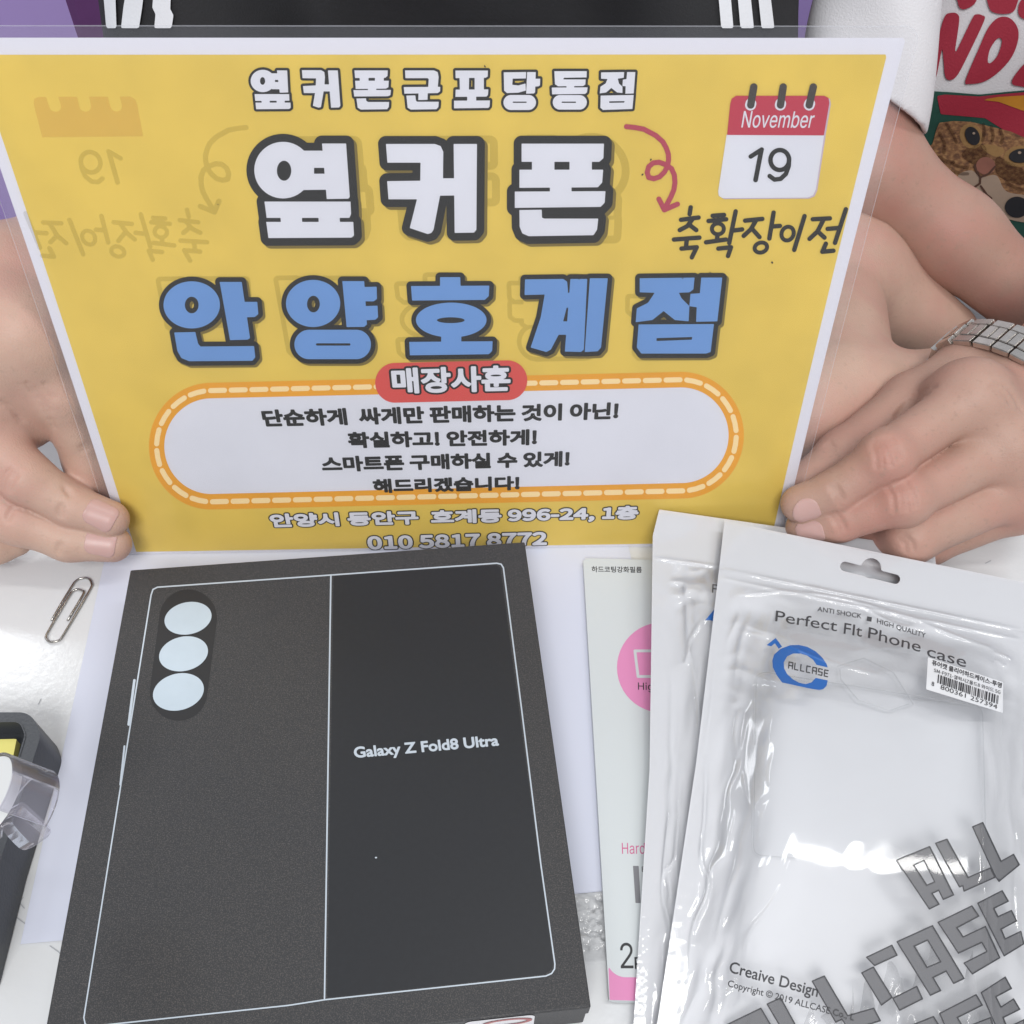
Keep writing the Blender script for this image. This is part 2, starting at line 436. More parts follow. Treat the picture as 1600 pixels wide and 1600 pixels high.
fillw = mat('white print', (.72, .72, .78), .55, noise=.03, nscale=25); fillb = mat('blue print', lin(124, 168, 228, .80), .55, noise=.04, nscale=25)
orange = mat('orange print', lin(244, 172, 58, .88), .55, noise=.04, nscale=40); cream = mat('cream print', lin(252, 226, 170, .95), .55)
red = mat('red print', lin(236, 98, 92, .8), .5); crim = mat('crimson print', lin(208, 72, 92, .8), .5); rose = mat('rose print', lin(200, 84, 104, .75), .5)
greyink = mat('grey brown print', (.07, .06, .055), .5); pinkish = mat('lilac print', lin(214, 196, 214, .8), .55)

A_ = lambda *p: crop_poly(p, 360, 180, 4.444)
B_ = lambda *p: crop_poly(p, 680, 180, 4.444)
def EA(cx, cy, rx, ry, o, a=0): return ell(o[0] + cx / o[2], o[1] + cy / o[2], rx / o[2], ry / o[2], a)
oA = (360, 180, 4.444)
yeop = union(minus(EA(365, 383, 200, 198, oA), EA(372, 387, 50, 70, oA)),
    A_((636, 197), (803, 197), (828, 570), (818, 583), (668, 585)), A_((480, 247), (655, 247), (660, 367), (480, 367)),
    A_((500, 408), (665, 408), (670, 520), (500, 522)), A_((480, 360), (580, 360), (580, 420), (480, 420)),
    A_((235, 603), (833, 603), (837, 690), (825, 717), (250, 717)), A_((247, 745), (852, 745), (857, 840), (840, 855), (262, 858)),
    A_((345, 700), (495, 700), (497, 760), (350, 760)), A_((610, 700), (757, 700), (760, 760), (612, 760)))
keo = union(A_((1080, 200), (1420, 200), (1460, 215), (1478, 255), (1476, 440), (1455, 565), (1410, 800), (1395, 822), (1370, 830), (1245, 788), (1295, 587), (1097, 587), (1088, 460), (1318, 457), (1320, 331), (1090, 331)),
    A_((1440, 440), (1575, 440), (1575, 560), (1440, 562)), B_((128, 200), (290, 200), (286, 800), (270, 820), (135, 822)))
pon = union(B_((600, 198), (1172, 198), (1168, 300), (1140, 325), (600, 325)), B_((672, 315), (828, 315), (828, 390), (672, 390)), B_((933, 315), (1088, 315), (1088, 390), (933, 390)),
    B_((585, 380), (1167, 380), (1160, 470), (1130, 503), (585, 507)), B_((797, 495), (947, 495), (947, 540), (797, 540)), B_((553, 533), (1183, 530), (1178, 610), (1150, 640), (553, 647)),
    B_((585, 662), (740, 660), (742, 715), (760, 722), (1133, 722), (1125, 800), (1100, 838), (650, 845), (605, 825), (587, 780)))
oD = (230, 410, 4.0); D_ = lambda *p: crop_poly(p, *oD)
oE = (600, 410, 2.857); E_ = lambda *p: crop_poly(p, *oE)
an = union(minus(EA(275, 272, 177, 148, oD), EA(275, 273, 43, 52, oD)), D_((450, 128), (588, 128), (640, 480), (625, 490), (515, 493)), D_((598, 253), (685, 253), (692, 330), (670, 348), (620, 350)),
    D_((165, 445), (297, 442), (315, 515), (330, 533), (665, 530), (673, 600), (655, 622), (260, 625), (210, 605), (185, 560)))
yang = union(minus(EA(1035, 263, 170, 148, oD), EA(1037, 267, 40, 52, oD)), D_((1218, 123), (1355, 123), (1372, 395), (1355, 410), (1245, 411)),
    D_((1340, 160), (1433, 158), (1435, 235), (1415, 250), (1345, 250)), D_((1345, 280), (1438, 277), (1442, 350), (1425, 365), (1350, 370)),
    minus(cap(230 + 1010 / 4, 410 + 520 / 4, 230 + 1305 / 4, 410 + 520 / 4, 23), cap(230 + 1060 / 4, 410 + 520 / 4, 230 + 1262 / 4, 410 + 520 / 4, 1.8)))
ho = union(E_((250, 70), (340, 70), (342, 115), (250, 115)), E_((120, 110), (470, 108), (468, 155), (450, 172), (125, 175)), minus(EA(300, 262, 158, 78, oE), EA(298, 263, 62, 13, oE)),
    E_((255, 330), (345, 330), (345, 368), (255, 368)), E_((112, 360), (485, 357), (483, 400), (468, 415), (115, 420)))
gye = union(E_((630, 80), (800, 78), (818, 90), (822, 130), (818, 200), (790, 310), (745, 395), (725, 405), (655, 385), (700, 250), (718, 148), (628, 150)),
    E_((833, 78), (908, 78), (893, 395), (880, 405), (808, 403)), E_((760, 140), (850, 140), (845, 207), (760, 207)), E_((740, 268), (840, 268), (835, 328), (730, 328)),
    E_((920, 75), (1000, 75), (970, 385), (955, 402), (897, 405)))
jeom = union(E_((1143, 75), (1388, 72), (1383, 125), (1365, 138), (1318, 140), (1330, 165), (1365, 200), (1362, 268), (1300, 262), (1250, 222), (1200, 262), (1125, 272), (1130, 210), (1180, 185), (1210, 140), (1143, 138)),
    E_((1418, 72), (1512, 72), (1490, 268), (1395, 270), (1398, 205), (1365, 200), (1370, 145), (1412, 142)),
    minus(E_((1138, 282), (1475, 280), (1460, 405), (1440, 412), (1150, 412), (1130, 385)), E_((1218, 343), (1378, 338), (1376, 350), (1218, 356))))
oF = (380, 90, 5.0); F_ = lambda *p: crop_poly(p, *oF)
oG = (690, 90, 5.0); G_ = lambda *p: crop_poly(p, *oG)
def capc(x0, y0, x1, y1, r, o): return cap(o[0] + x0 / o[2], o[1] + y0 / o[2], o[0] + x1 / o[2], o[1] + y1 / o[2], r / o[2])
head = union(minus(EA(155, 180, 95, 88, oF), EA(153, 180, 20, 30, oF)), F_((265, 97), (345, 97), (353, 270), (287, 272)), F_((220, 120), (275, 120), (275, 172), (220, 172)), F_((215, 188), (280, 188), (285, 245), (225, 245)), F_((205, 165), (245, 165), (245, 195), (205, 195)),
    F_((90, 283), (360, 283), (362, 335), (95, 337)), F_((97, 350), (370, 350), (372, 390), (360, 400), (102, 402)), F_((145, 330), (208, 330), (208, 355), (145, 355)), F_((262, 330), (325, 330), (325, 355), (262, 355)),
    F_((460, 95), (610, 95), (635, 110), (640, 150), (636, 210), (628, 270), (608, 385), (590, 390), (545, 375), (562, 275), (475, 275), (468, 220), (568, 215), (570, 160), (465, 158)), F_((620, 207), (685, 207), (685, 262), (625, 262)), F_((663, 97), (740, 97), (760, 375), (750, 388), (687, 390)),
    F_((870, 97), (1130, 97), (1128, 140), (1112, 155), (875, 157)), F_((910, 150), (980, 150), (980, 185), (912, 185)), F_((1030, 150), (1100, 150), (1098, 185), (1030, 185)), F_((875, 178), (1138, 178), (1135, 230), (1115, 240), (880, 243)), F_((975, 235), (1040, 235), (1040, 256), (975, 256)), F_((862, 252), (1155, 250), (1150, 292), (1130, 300), (868, 302)), F_((885, 318), (960, 316), (962, 335), (975, 345), (1140, 345), (1138, 385), (1125, 402), (920, 405), (895, 390)),
    F_((1265, 97), (1490, 97), (1520, 110), (1527, 150), (1520, 235), (1445, 232), (1450, 165), (1440, 158), (1268, 158)), F_((1255, 228), (1540, 226), (1538, 262), (1520, 275), (1260, 280)), F_((1370, 270), (1442, 270), (1440, 328), (1368, 330)), F_((1275, 295), (1345, 293), (1350, 335), (1360, 343), (1528, 343), (1525, 385), (1510, 402), (1310, 405), (1285, 390)),
    G_((108, 98), (362, 98), (360, 145), (345, 155), (110, 158)), G_((140, 150), (215, 150), (213, 255), (143, 255)), G_((258, 150), (330, 150), (330, 255), (258, 255)), G_((110, 248), (365, 246), (362, 290), (350, 303), (108, 305)), G_((200, 295), (270, 295), (270, 340), (200, 340)), G_((97, 335), (378, 333), (375, 380), (365, 392), (97, 395)),
    G_((485, 112), (660, 110), (658, 160), (555, 162), (552, 210), (600, 215), (655, 200), (658, 255), (600, 272), (510, 275), (488, 255)), G_((668, 110), (735, 110), (730, 270), (720, 278), (660, 280)), G_((725, 163), (770, 162), (768, 215), (755, 222), (725, 225)), minus(capc(542, 349, 678, 349, 59, oG), capc(560, 347, 660, 347, 5, oG)),
    G_((880, 103), (1133, 103), (1132, 152), (955, 155), (950, 168), (1125, 168), (1122, 208), (1105, 220), (910, 222), (885, 205)), G_((975, 215), (1035, 215), (1035, 238), (975, 238)), G_((860, 232), (1140, 230), (1135, 270), (1120, 282), (863, 285)), minus(capc(925, 348, 1077, 348, 57, oG), capc(942, 347, 1045, 347, 5, oG)),
    G_((1245, 113), (1425, 110), (1422, 155), (1375, 162), (1385, 200), (1412, 225), (1412, 275), (1370, 270), (1325, 235), (1285, 270), (1235, 278), (1240, 225), (1280, 200), (1295, 165), (1245, 162)), G_((1448, 110), (1512, 110), (1500, 278), (1435, 280), (1437, 222), (1412, 220), (1415, 170), (1443, 165)), minus(G_((1242, 295), (1500, 290), (1490, 400), (1260, 408), (1240, 390)), G_((1308, 340), (1430, 338), (1425, 350), (1310, 352))))
oH = (1000, 110, 3.636)
def Hs(r, *pts): return line([(oH[0] + x / oH[2], oH[1] + y / oH[2]) for x, y in pts], r)
HR = 3.5
hand = union(Hs(HR, (290, 782), (284, 820)), Hs(HR, (235, 853), (335, 840)), Hs(HR, (302, 848), (270, 890), (228, 912)), Hs(HR, (287, 885), (322, 912)), Hs(HR, (195, 966), (340, 955)), Hs(HR, (268, 965), (265, 1000)), Hs(HR, (238, 1018), (325, 1010), (297, 1068)),
    Hs(HR, (415, 830), (480, 825)), Hs(HR, (392, 860), (492, 850)), ring(EA(445, 905, 34, 31, oH), HR * .9), Hs(HR, (443, 940), (440, 970)), Hs(HR, (378, 982), (490, 966)), Hs(HR, (546, 805), (510, 985)), Hs(HR, (530, 915), (583, 908)), Hs(HR, (448, 1018), (520, 1010), (503, 1060)),
    Hs(HR, (600, 858), (698, 848)), Hs(HR, (660, 860), (632, 908), (592, 945)), Hs(HR, (640, 905), (682, 952)), Hs(HR, (762, 812), (738, 960)), Hs(HR, (750, 892), (798, 888)), ring(EA(690, 1012, 36, 28, oH, -.3), HR * .9),
    ring(EA(842, 932, 34, 40, oH, .4), HR * .9), Hs(HR, (938, 832), (880, 1025)),
    Hs(HR, (985, 850), (1082, 845)), Hs(HR, (1045, 855), (1012, 920), (967, 962)), Hs(HR, (1012, 918), (1052, 955)), Hs(HR, (1173, 793), (1112, 985)), Hs(HR, (1070, 905), (1130, 900)), Hs(HR, (1060, 990), (1040, 1036), (1103, 1030)))
arrow = line([(979, 198), (993, 199.5), (1006, 202), (1025, 212), (1036, 222), (1041, 231), (1044.5, 241), (1045, 250), (1043, 261), (1038.5, 269.5), (1031, 277), (1022, 280), (1014, 278), (1011.5, 270), (1014, 261), (1021, 255), (1030, 254), (1041, 258), (1049.5, 264), (1054, 274), (1055, 286), (1053.5, 297), (1049, 308), (1038.5, 328)], 4)
arrow = union(arrow, line([(1030, 312), (1038.5, 329), (1059, 320)], 4))
CAL = lambda pts: poly([(oH[0] + x / oH[2], oH[1] + y / oH[2]) for x, y in pts])
cal_top = CAL([(495, 367), (512, 190), (520, 160), (545, 143), (1045, 143), (1070, 155), (1075, 185), (1045, 370)])
cal_bot = CAL([(494, 365), (1046, 369), (1000, 680), (985, 712), (955, 725), (470, 728), (450, 715), (447, 690)])
rings_ = union(capc(645, 92, 628, 195, 21, oH), capc(812, 92, 797, 195, 21, oH), capc(983, 92, 960, 195, 21, oH))
rings_w = union(capc(629, 188, 627, 196, 31, oH), capc(798, 188, 796, 196, 31, oH), capc(963, 188, 960, 196, 31, oH))

num19 = union(Hs(3.5, (630, 490), (692, 450)), Hs(3.7, (690, 453), (658, 624)), ring(EA(795, 510, 53, 57, oH), 3.5), Hs(3.5, (848, 500), (846, 545), (830, 590), (800, 618), (765, 622), (738, 602)))
# faint print of the sheet's other side showing through, mirrored
ghost = ink('show through print', lin(120, 108, 40, .8), .13); ghost_r = ink('show through red', lin(226, 130, 90, .8), .12)
def gmap(level):
    def m(x, y): u, v = sign_uv(x, y); return sign_pt(.2945 - u, v, .0002 + L0 * level)
    return m
title = union(yeop, keo, pon); sub = union(an, yang, ho, gye, jeom)
fill('show_through_lettering', union(minus(grow(title, 12.4), title), minus(grow(sub, 7.3), sub), hand, arrow), gmap(2), ghost, sign, step=1.2)
fill('show_through_calendar', minus(cal_top, grow(rings_, 3)), gmap(2), ghost_r, sign, step=1.2)
gsm = lambda u, v: sign_pt(.2945 - np.asarray(u) / 1000, np.asarray(v) / 1000, .0002 + L0 * 2)
fill('show_through_number', num19, gmap(2), ghost, sign, step=.8)
# oval notice panel
fill('oval_border', cap(330, 698.5, 1065, 681.5, 98), smap(2), orange, sign, step=1)
panel_dash = []
cx0, cy0, cx1, cy1, rr = 330, 698.5, 1065, 681.5, 86.
dx, dy = cx1 - cx0, cy1 - cy0; LL = math.hypot(dx, dy); ux, uy = dx / LL, dy / LL; nx_, ny_ = uy, -ux
per = 2 * LL + 2 * math.pi * rr; nd = 62
def on_oval(s):
    s %= per
    if s < LL: return cx0 + ux * s + nx_ * rr, cy0 + uy * s + ny_ * rr
    s -= LL
    if s < math.pi * rr:
        a = s / rr; return cx1 + rr * (nx_ * math.cos(a) + ux * math.sin(a)), cy1 + rr * (ny_ * math.cos(a) + uy * math.sin(a))
    s -= math.pi * rr
    if s < LL: return cx1 - ux * s - nx_ * rr, cy1 - uy * s - ny_ * rr
    s -= LL; a = s / rr
    return cx0 + rr * (-nx_ * math.cos(a) - ux * math.sin(a)), cy0 + rr * (-ny_ * math.cos(a) - uy * math.sin(a))
for i in range(nd):
    s = i * per / nd; panel_dash.append(line([on_oval(s), on_oval(s + 11), on_oval(s + 22)], 4))
fill('oval_stitching', union(*panel_dash), smap(3), cream, sign, step=1)
fill('oval_panel', cap(330, 698.5, 1065, 681.5, 74), smap(3), fillw, sign, step=1)
# lettering, back to front
fill('heading_outline', grow(head, 3.8), smap(4), dark, sign)
fill('heading_lettering', head, smap(6), fillw, sign, step=.6)
fill('title_shadow', move(grow(title, 12.4), 4.5, 4.5), smap(4), shade, sign)
fill('title_outline', grow(title, 12.4), smap(5), dark, sign)
fill('title_lettering', title, smap(6), fillw, sign)
fill('branch_shadow', move(grow(sub, 7.3), 3.5, 3.5), smap(4), shade, sign)
fill('branch_outline', grow(sub, 7.3), smap(5), dark, sign)
fill('branch_lettering', sub, smap(6), fillb, sign)
fill('handwriting', hand, smap(4), dark, sign, step=.6)
fill('curly_arrow', arrow, smap(4), rose, sign, step=.6)
cal = fill('calendar', grow(cal_bot, .3), smap(4), fillw, sign)
fill('calendar_edge', move(union(cal_top, cal_bot), 2.6, 2.0), smap(3), pinkish, sign)
fill('calendar_header', minus(cal_top), smap(5), crim, sign)
fill('ring_hole', rings_w, smap(6), fillw, sign, step=.5); fill('binder_ring', rings_, smap(7), greyink, sign, step=.5)
text('month_name', 'November', upx(1158, 199.5), upx(1269, 200), 5.3, umap(6), fillw, sign, .10, INTER, .03)
fill('day_number', num19, smap(6), dark, sign, step=.5)
pill = cap(617, 600, 793, 596, 31)
fill('red_pill', pill, smap(5), red, sign)
fld = text_field('매장사훈', upx(614, 617), upx(798, 613), 11.8, .10, CJK, .50, pad=2.4)
text('pill_outline', '', 0, 0, 0, umap(6), dark, sign, 0, field=fld, level=1.35); text('pill_lettering', '', 0, 0, 0, umap(7), fillw, sign, 0, field=fld, level=.50)
for s, a, b, h in (('단순하게  싸게만 판매하는 것이 아닌!', (412, 669), (966, 657), 8.2), ('확실하고! 안전하게!', (545, 702), (839, 697), 8.0),
                   ('스마트폰 구매하실 수 있게!', (504, 739), (890, 730), 8.0), ('해드리겠습니다!', (584, 771.5), (812, 766.5), 7.6)):
    text('notice_line', s, upx(*a), upx(*b), h, umap(4), dark, sign, .09, CJK, .42)
for s, a, b, h in (('안양시 동안구  호계동 996-24, 1층', (425, 826), (996, 813), 8.3), ('010 5817 8772', (576, 857.5), (854, 850.5), 7.6)):
    fld = text_field(s, upx(*a), upx(*b), h, .09, CJK, .34, pad=1.8)
    text('address_outline', '', 0, 0, 0, umap(4), dark, sign, 0, field=fld, level=1.0); text('address_lettering', '', 0, 0, 0, umap(5), fillw, sign, 0, field=fld, level=.46)
for q_ in [cap(x, y, x + a, y + b, r) for x, y, a, b, r in ((1016.7, 250, .6, -1, 1.1), (1003.5, 273.6, 1, -1, 1.1), (1207, 411, .5, .8, 1.3), (757, 102, 1, 1.5, .9), (340, 320, .2, .2, .7), (905, 437, .3, .2, .9), (1110, 427, .5, .5, .9), (1067, 436, .3, .3, .8))]:
    fill('ink_speck', q_, smap(7), dark, sign, step=.4)
# clear pouch with a sealed rim
lam = film('clear laminate', rough=.12, haze=.022, hazecol=(.8, .82, .88), ior=1.35, gloss=.55, bump=.03, bscale=25)
rrect = grow(rect(-3.4 + 5, -3.2 + 5, 300.6 - 5, 213.5 - 5), 5)
fill('pouch', rrect, umap(11), lam, sign, step=1, merge=False)
rim = film('pouch rim', rough=.15, haze=.30, hazecol=(.85, .86, .92))
fill('pouch_rim', ring(rrect, .16), umap(12), rim, sign, step=.15)
fill('pouch_back', rrect, umap(-3), film('clear laminate back', rough=.1, haze=.06, hazecol=(.75, .78, .85), gloss=.6), sign, step=1, merge=False)

# ================================================================== PAPER AND SLEEVE UNDER THE BOX
lav = mat('lavender white paper', lin(220, 224, 240, .90), .7, bump=.05, bscale=120)
shp = poly([(33, 1476), (152, 905), (172, 820), (1010, 740), (1010, 1388)])
def zmap(z): return lambda x, y: at_z(x, y, z)
A0 = at_z(33., 1476., 0.); ar = .11066; e1 = np.array([math.cos(ar), math.sin(ar), 0]); e2 = np.array([-math.sin(ar), math.cos(ar), 0])
ps = mesh_obj('paper_sheet', [A0 + np.array([0, 0, .0006]), A0 + e1 * .236 + np.array([0, 0, .0006]), A0 + e1 * .236 + e2 * .297 + np.array([0, 0, .0006]), A0 + e2 * .297 + np.array([0, 0, .0006])], [(0, 1, 2, 3)], lav, None, False)
tag(ps, 'blank lavender white paper sheet lying flat under the dark box', 'paper')
q0 = at_z(640., 1540., 0); 
def sleeve_map(x, y):
    z = .0012 + .0006 * (vnoise(x, y, 9, 3) + .6 * vnoise(x, y, 4, 5)) * sst(1398, 1408, y + (x - 897) * .09) * sst(1500, 1480, y + (x - 897) * .09)
    return at_z(x, y, z)
sl = fill('clear_sleeve', poly([(700, 1415), (1040, 1384), (1040, 1494), (700, 1530)]), sleeve_map, film('clear sleeve film', .08, .12, gloss=1.4), None, step=1.2, merge=False)
tag(sl, 'crinkled clear plastic strip between the dark box and the pink film pack', 'plastic sleeve')

# ================================================================== PHONE BOX
BO = np.array([.01588, -.02706]); brot = .11926; BW, BH, BZ = .16325, .18332, .024
bxm = bpy.data.materials.new('charcoal card'); bxm.use_nodes = True
nt = bxm.node_tree; b = nt.nodes['Principled BSDF']; b.inputs['Roughness'].default_value = .55; b.inputs['Specular IOR Level'].default_value = .45
tc = nt.nodes.new('ShaderNodeTexCoord'); n1 = nt.nodes.new('ShaderNodeTexNoise'); n1.inputs['Scale'].default_value = 2700; n1.inputs['Detail'].default_value = 1
n2 = nt.nodes.new('ShaderNodeTexNoise'); n2.inputs['Scale'].default_value = 14; n2.inputs['Detail'].default_value = 3
nt.links.new(tc.outputs['Object'], n1.inputs['Vector']); nt.links.new(tc.outputs['Object'], n2.inputs['Vector'])
r1 = nt.nodes.new('ShaderNodeValToRGB'); r1.color_ramp.elements[0].position = .48; r1.color_ramp.elements[1].position = .76
r1.color_ramp.elements[0].color = (.034, .035, .038, 1); r1.color_ramp.elements[1].color = (.096, .090, .086, 1)
r2 = nt.nodes.new('ShaderNodeValToRGB'); r2.color_ramp.elements[0].color = (.85, .88, .95, 1); r2.color_ramp.elements[1].color = (1.1, 1.05, .98, 1)
mxn = nt.nodes.new('ShaderNodeMix'); mxn.data_type = 'RGBA'; mxn.blend_type = 'MULTIPLY'; mxn.inputs[0].default_value = 1
nt.links.new(n1.outputs[0], r1.inputs[0]); nt.links.new(n2.outputs[0], r2.inputs[0]); nt.links.new(r1.outputs[0], mxn.inputs[6]); nt.links.new(r2.outputs[0], mxn.inputs[7])
nt.links.new(mxn.outputs[2], b.inputs['Base Color'])
pb = empty('phone_box', (*(BO), 0), 'dark charcoal phone box with three pale circles on its lid', 'box')
def bl(x, y, z): c, s = math.cos(brot), math.sin(brot); return np.array([BO[0] + c * x - s * y, BO[1] + s * x + c * y, z])
box('box_body', (0, -BH, .0013), (BW, 0, .0155), bxm, pb, .0006, brot, Vector((*BO, 0)))
box('lid', (-.0006, -BH - .0006, .0158), (BW + .0006, .0006, BZ), bxm, pb, .0007, brot, Vector((*BO, 0)), 3)
bmap = lambda lv: (lambda x, y: at_z(x, y, BZ + .00006 * lv))
silver = mat('pale silver foil', lin(206, 216, 226, .85), .35, metal=.15); disc = mat('pale blue foil', lin(204, 218, 229, .88), .4, metal=.25, noise=.05, nscale=60)
gloss = mat('smooth black print', (.019, .020, .023), .42, .45, noise=.06, nscale=500)
frame = ring(poly([(236, 930), (239, 921), (246, 917.5), (517, 898.5), (776, 880), (783, 881.5), (786.5, 887), (814, 1100), (845, 1350), (867, 1506), (866.5, 1514), (862, 1521), (853, 1525), (508, 1562), (450, 1571), (140, 1604), (133, 1600), (131, 1590)]), 1.1)
fill('black_panel', poly([(521, 900), (775, 883), (782, 886), (840, 1330), (864, 1505), (862, 1515), (852, 1522), (511, 1559)]), bmap(1), gloss, pb, step=3)
fill('outline_print', frame, bmap(2), silver, pb, step=.6)
fill('fold_line', line([(517, 898.5), (514, 1100), (507, 1562)], 1.2), bmap(3), silver, pb, step=.6)
fill('button_print', union(line([(210, 1063), (201, 1132)], 2.0), line([(194.5, 1166), (188, 1226)], 1.5)), bmap(3), silver, pb, step=.5)
fill('camera_island', cap(294, 966, 279, 1081, 45), bmap(1), mat('dark print island', (.016, .016, .018), .5), pb, step=1)
for (cx_, cy_, r) in ((294, 966, .0092), (287, 1021.5, .0093), (279, 1081, .0094)):
    c0 = at_z(float(cx_), float(cy_), BZ)
    a = np.linspace(0, 2 * math.pi, 65)[:-1]; vs = [c0 + np.array([r * math.cos(t), r * .86 * math.sin(t), .00014]) for t in a]
    mesh_obj('lens_circle', vs, [tuple(range(64))], disc, pb, False)
text('model_lettering', 'Galaxy Z Fold8 Ultra', (554, 1184.5), (780, 1165), 17.5, bmap(3), silver, pb, .35, None, .8, base=True, up=(-.13, -1))
fill('dust_speck', cap(587, 1340, 588, 1340, 1.2), bmap(4), silver, pb, step=.4)
sealm = mat('white seal sticker', (.75, .74, .76), .4)
def fmap(off): return lambda x, z: np.stack([bl(a / 1000, -BH - .0006 - off, b_ / 1000) for a, b_ in zip(np.atleast_1d(x), np.atleast_1d(z))])
fill('seal_sticker', grow(rect(127.5, 5, 144, 20.9), 2.5), fmap(.0002), sealm, pb, step=.5)
fill('seal_mark', ring(ell(138, 18, 7, 3.4), .8), fmap(.0004), mat('red seal print', lin(190, 110, 110, .8), .5), pb, step=.3)

# ================================================================== FILM PACK
fp = empty('film_pack', tuple(at_z(960., 1200., 0)), 'slim white screen film pack with a pink circle and pink bottom band', 'package')
card = mat('film pack card', lin(222, 228, 230, .85), .45, bump=.03, bscale=300); pink = mat('pink print', lin(236, 150, 198, .85), .5)
pinkt = mat('pink text print', lin(224, 110, 160, .8), .5); blk = mat('black text print', (.03, .03, .033), .5); gry = mat('grey print', lin(140, 140, 145, .8), .5)
FZ = .0035; fmapz = lambda lv: (lambda x, y: at_z(x, y, FZ + .00006 * lv))
fill('pack_card', poly([(911, 872), (1290, 882), (1400, 1575), (952, 1563)]), fmapz(0), card, fp, step=12, wall=np.array([0, 0, .0028]))
pk_white = union(poly([(900, 1400), (1450, 1400), (1450, 1505), (948, 1505), (930, 1480)]), cap(978, 1497, 1400, 1500, 30))
fill('pink_band', minus(poly([(950, 1490), (1380, 1490), (1395, 1574), (952.6, 1562.5)]), pk_white), fmapz(1), pink, fp, step=1.5)
fill('pink_circle', ell(1034.5, 1043, 70.5, 70.5), fmapz(1), pink, fp, step=1)
fill('big_letter', ring(poly([(992, 1017), (1026, 1017), (1040, 1026), (1044, 1040), (1038, 1054), (1026, 1057), (997, 1057)]), 2.2), fmapz(2), card, fp, step=.6)
text('pack_title', '하드코팅강화필름', (924.5, 894), (1003, 895), 9.5, fmapz(1), blk, fp, .3, CJK, .18, up=(-.02, -1))
text('pack_word', 'High', (997, 1077.5), (1030, 1079), 11.5, fmapz(3), blk, fp, .3, INTER, 0, base=True, up=(-.02, -1))
text('pack_word', 'Hard', (972, 1334), (1008, 1334), 17, fmapz(1), pinkt, fp, .3, INTER, 0, base=True, up=(-.03, -1))
fill('pack_bar', poly([(989, 1353), (998, 1353), (1001, 1411), (993, 1411)]), fmapz(1), gry, fp, step=1)
text('pack_letter', 'E', (1003, 1362), (1008, 1362), 8, fmapz(1), blk, fp, .3, INTER, 0, up=(-.03, -1))
text('pack_count', '2', (970, 1513), (990, 1513), 40, fmapz(1), blk, fp, .5, INTER, 0, base=True, up=(-.04, -1))
text('pack_count', 'PCS', (992, 1514), (1030, 1516), 19, fmapz(1), blk, fp, .5, INTER, .3, base=True, up=(-.04, -1))

# ================================================================== CASE BAGS
bagback = mat('milky plastic', (.79, .80, .83), .35, .5, bump=.05, bscale=180)
bagfilm = film('clear bag film', rough=.07, haze=.24, hazecol=(.92, .92, .94), ior=1.5, gloss=1.25, bump=.005, bscale=140)
casem = film('clear hard plastic', rough=.08, haze=.03, hazecol=(.85, .87, .9), tint=(.985, .988, .99), ior=1.3, gloss=.7)
def spline(p, k=6):
    p = np.array(p, float); q = np.vstack([2 * p[0] - p[1], p, 2 * p[-1] - p[-2]]); out = []
    for i in range(1, len(q) - 2):
        for t in np.arange(k) / k:
            a, b_, c, d = q[i - 1:i + 3]; out.append(.5 * (2 * b_ + (c - a) * t + (2 * a - 5 * b_ + 4 * c - d) * t * t + (3 * b_ - a - 3 * c + d) * t ** 3))
    return np.array(out + [q[-2]])
def ridge(X, Y, pts, amp, wd):                           # a crease that fades out towards its ends and wavers a little
    d = np.full(np.shape(X), 1e9); S_ = np.zeros(np.shape(X)); pts = [tuple(q) for q in spline(pts, 5)] if len(pts) > 2 else pts
    cum = 0.
    for a, b_ in zip(pts[:-1], pts[1:]):
        ex, ey = b_[0] - a[0], b_[1] - a[1]; L = math.hypot(ex, ey); t = np.clip(((X - a[0]) * ex + (Y - a[1]) * ey) / (L * L), 0, 1)
        q = (X - a[0] - ex * t) ** 2 + (Y - a[1] - ey * t) ** 2; m = q < d; d = np.where(m, q, d); S_ = np.where(m, cum + t * L, S_); cum += L
    tp = np.sqrt(np.clip(np.sin(np.clip(S_ / cum, 0, 1) * math.pi), 0, 1)) * (1 + .8 * vnoise(X, Y, 26, 31))
    return amp * tp * np.exp(-d / wd ** 2)
def interp(y, pts): return np.interp(y, [p[0] for p in pts], [p[1] for p in pts])
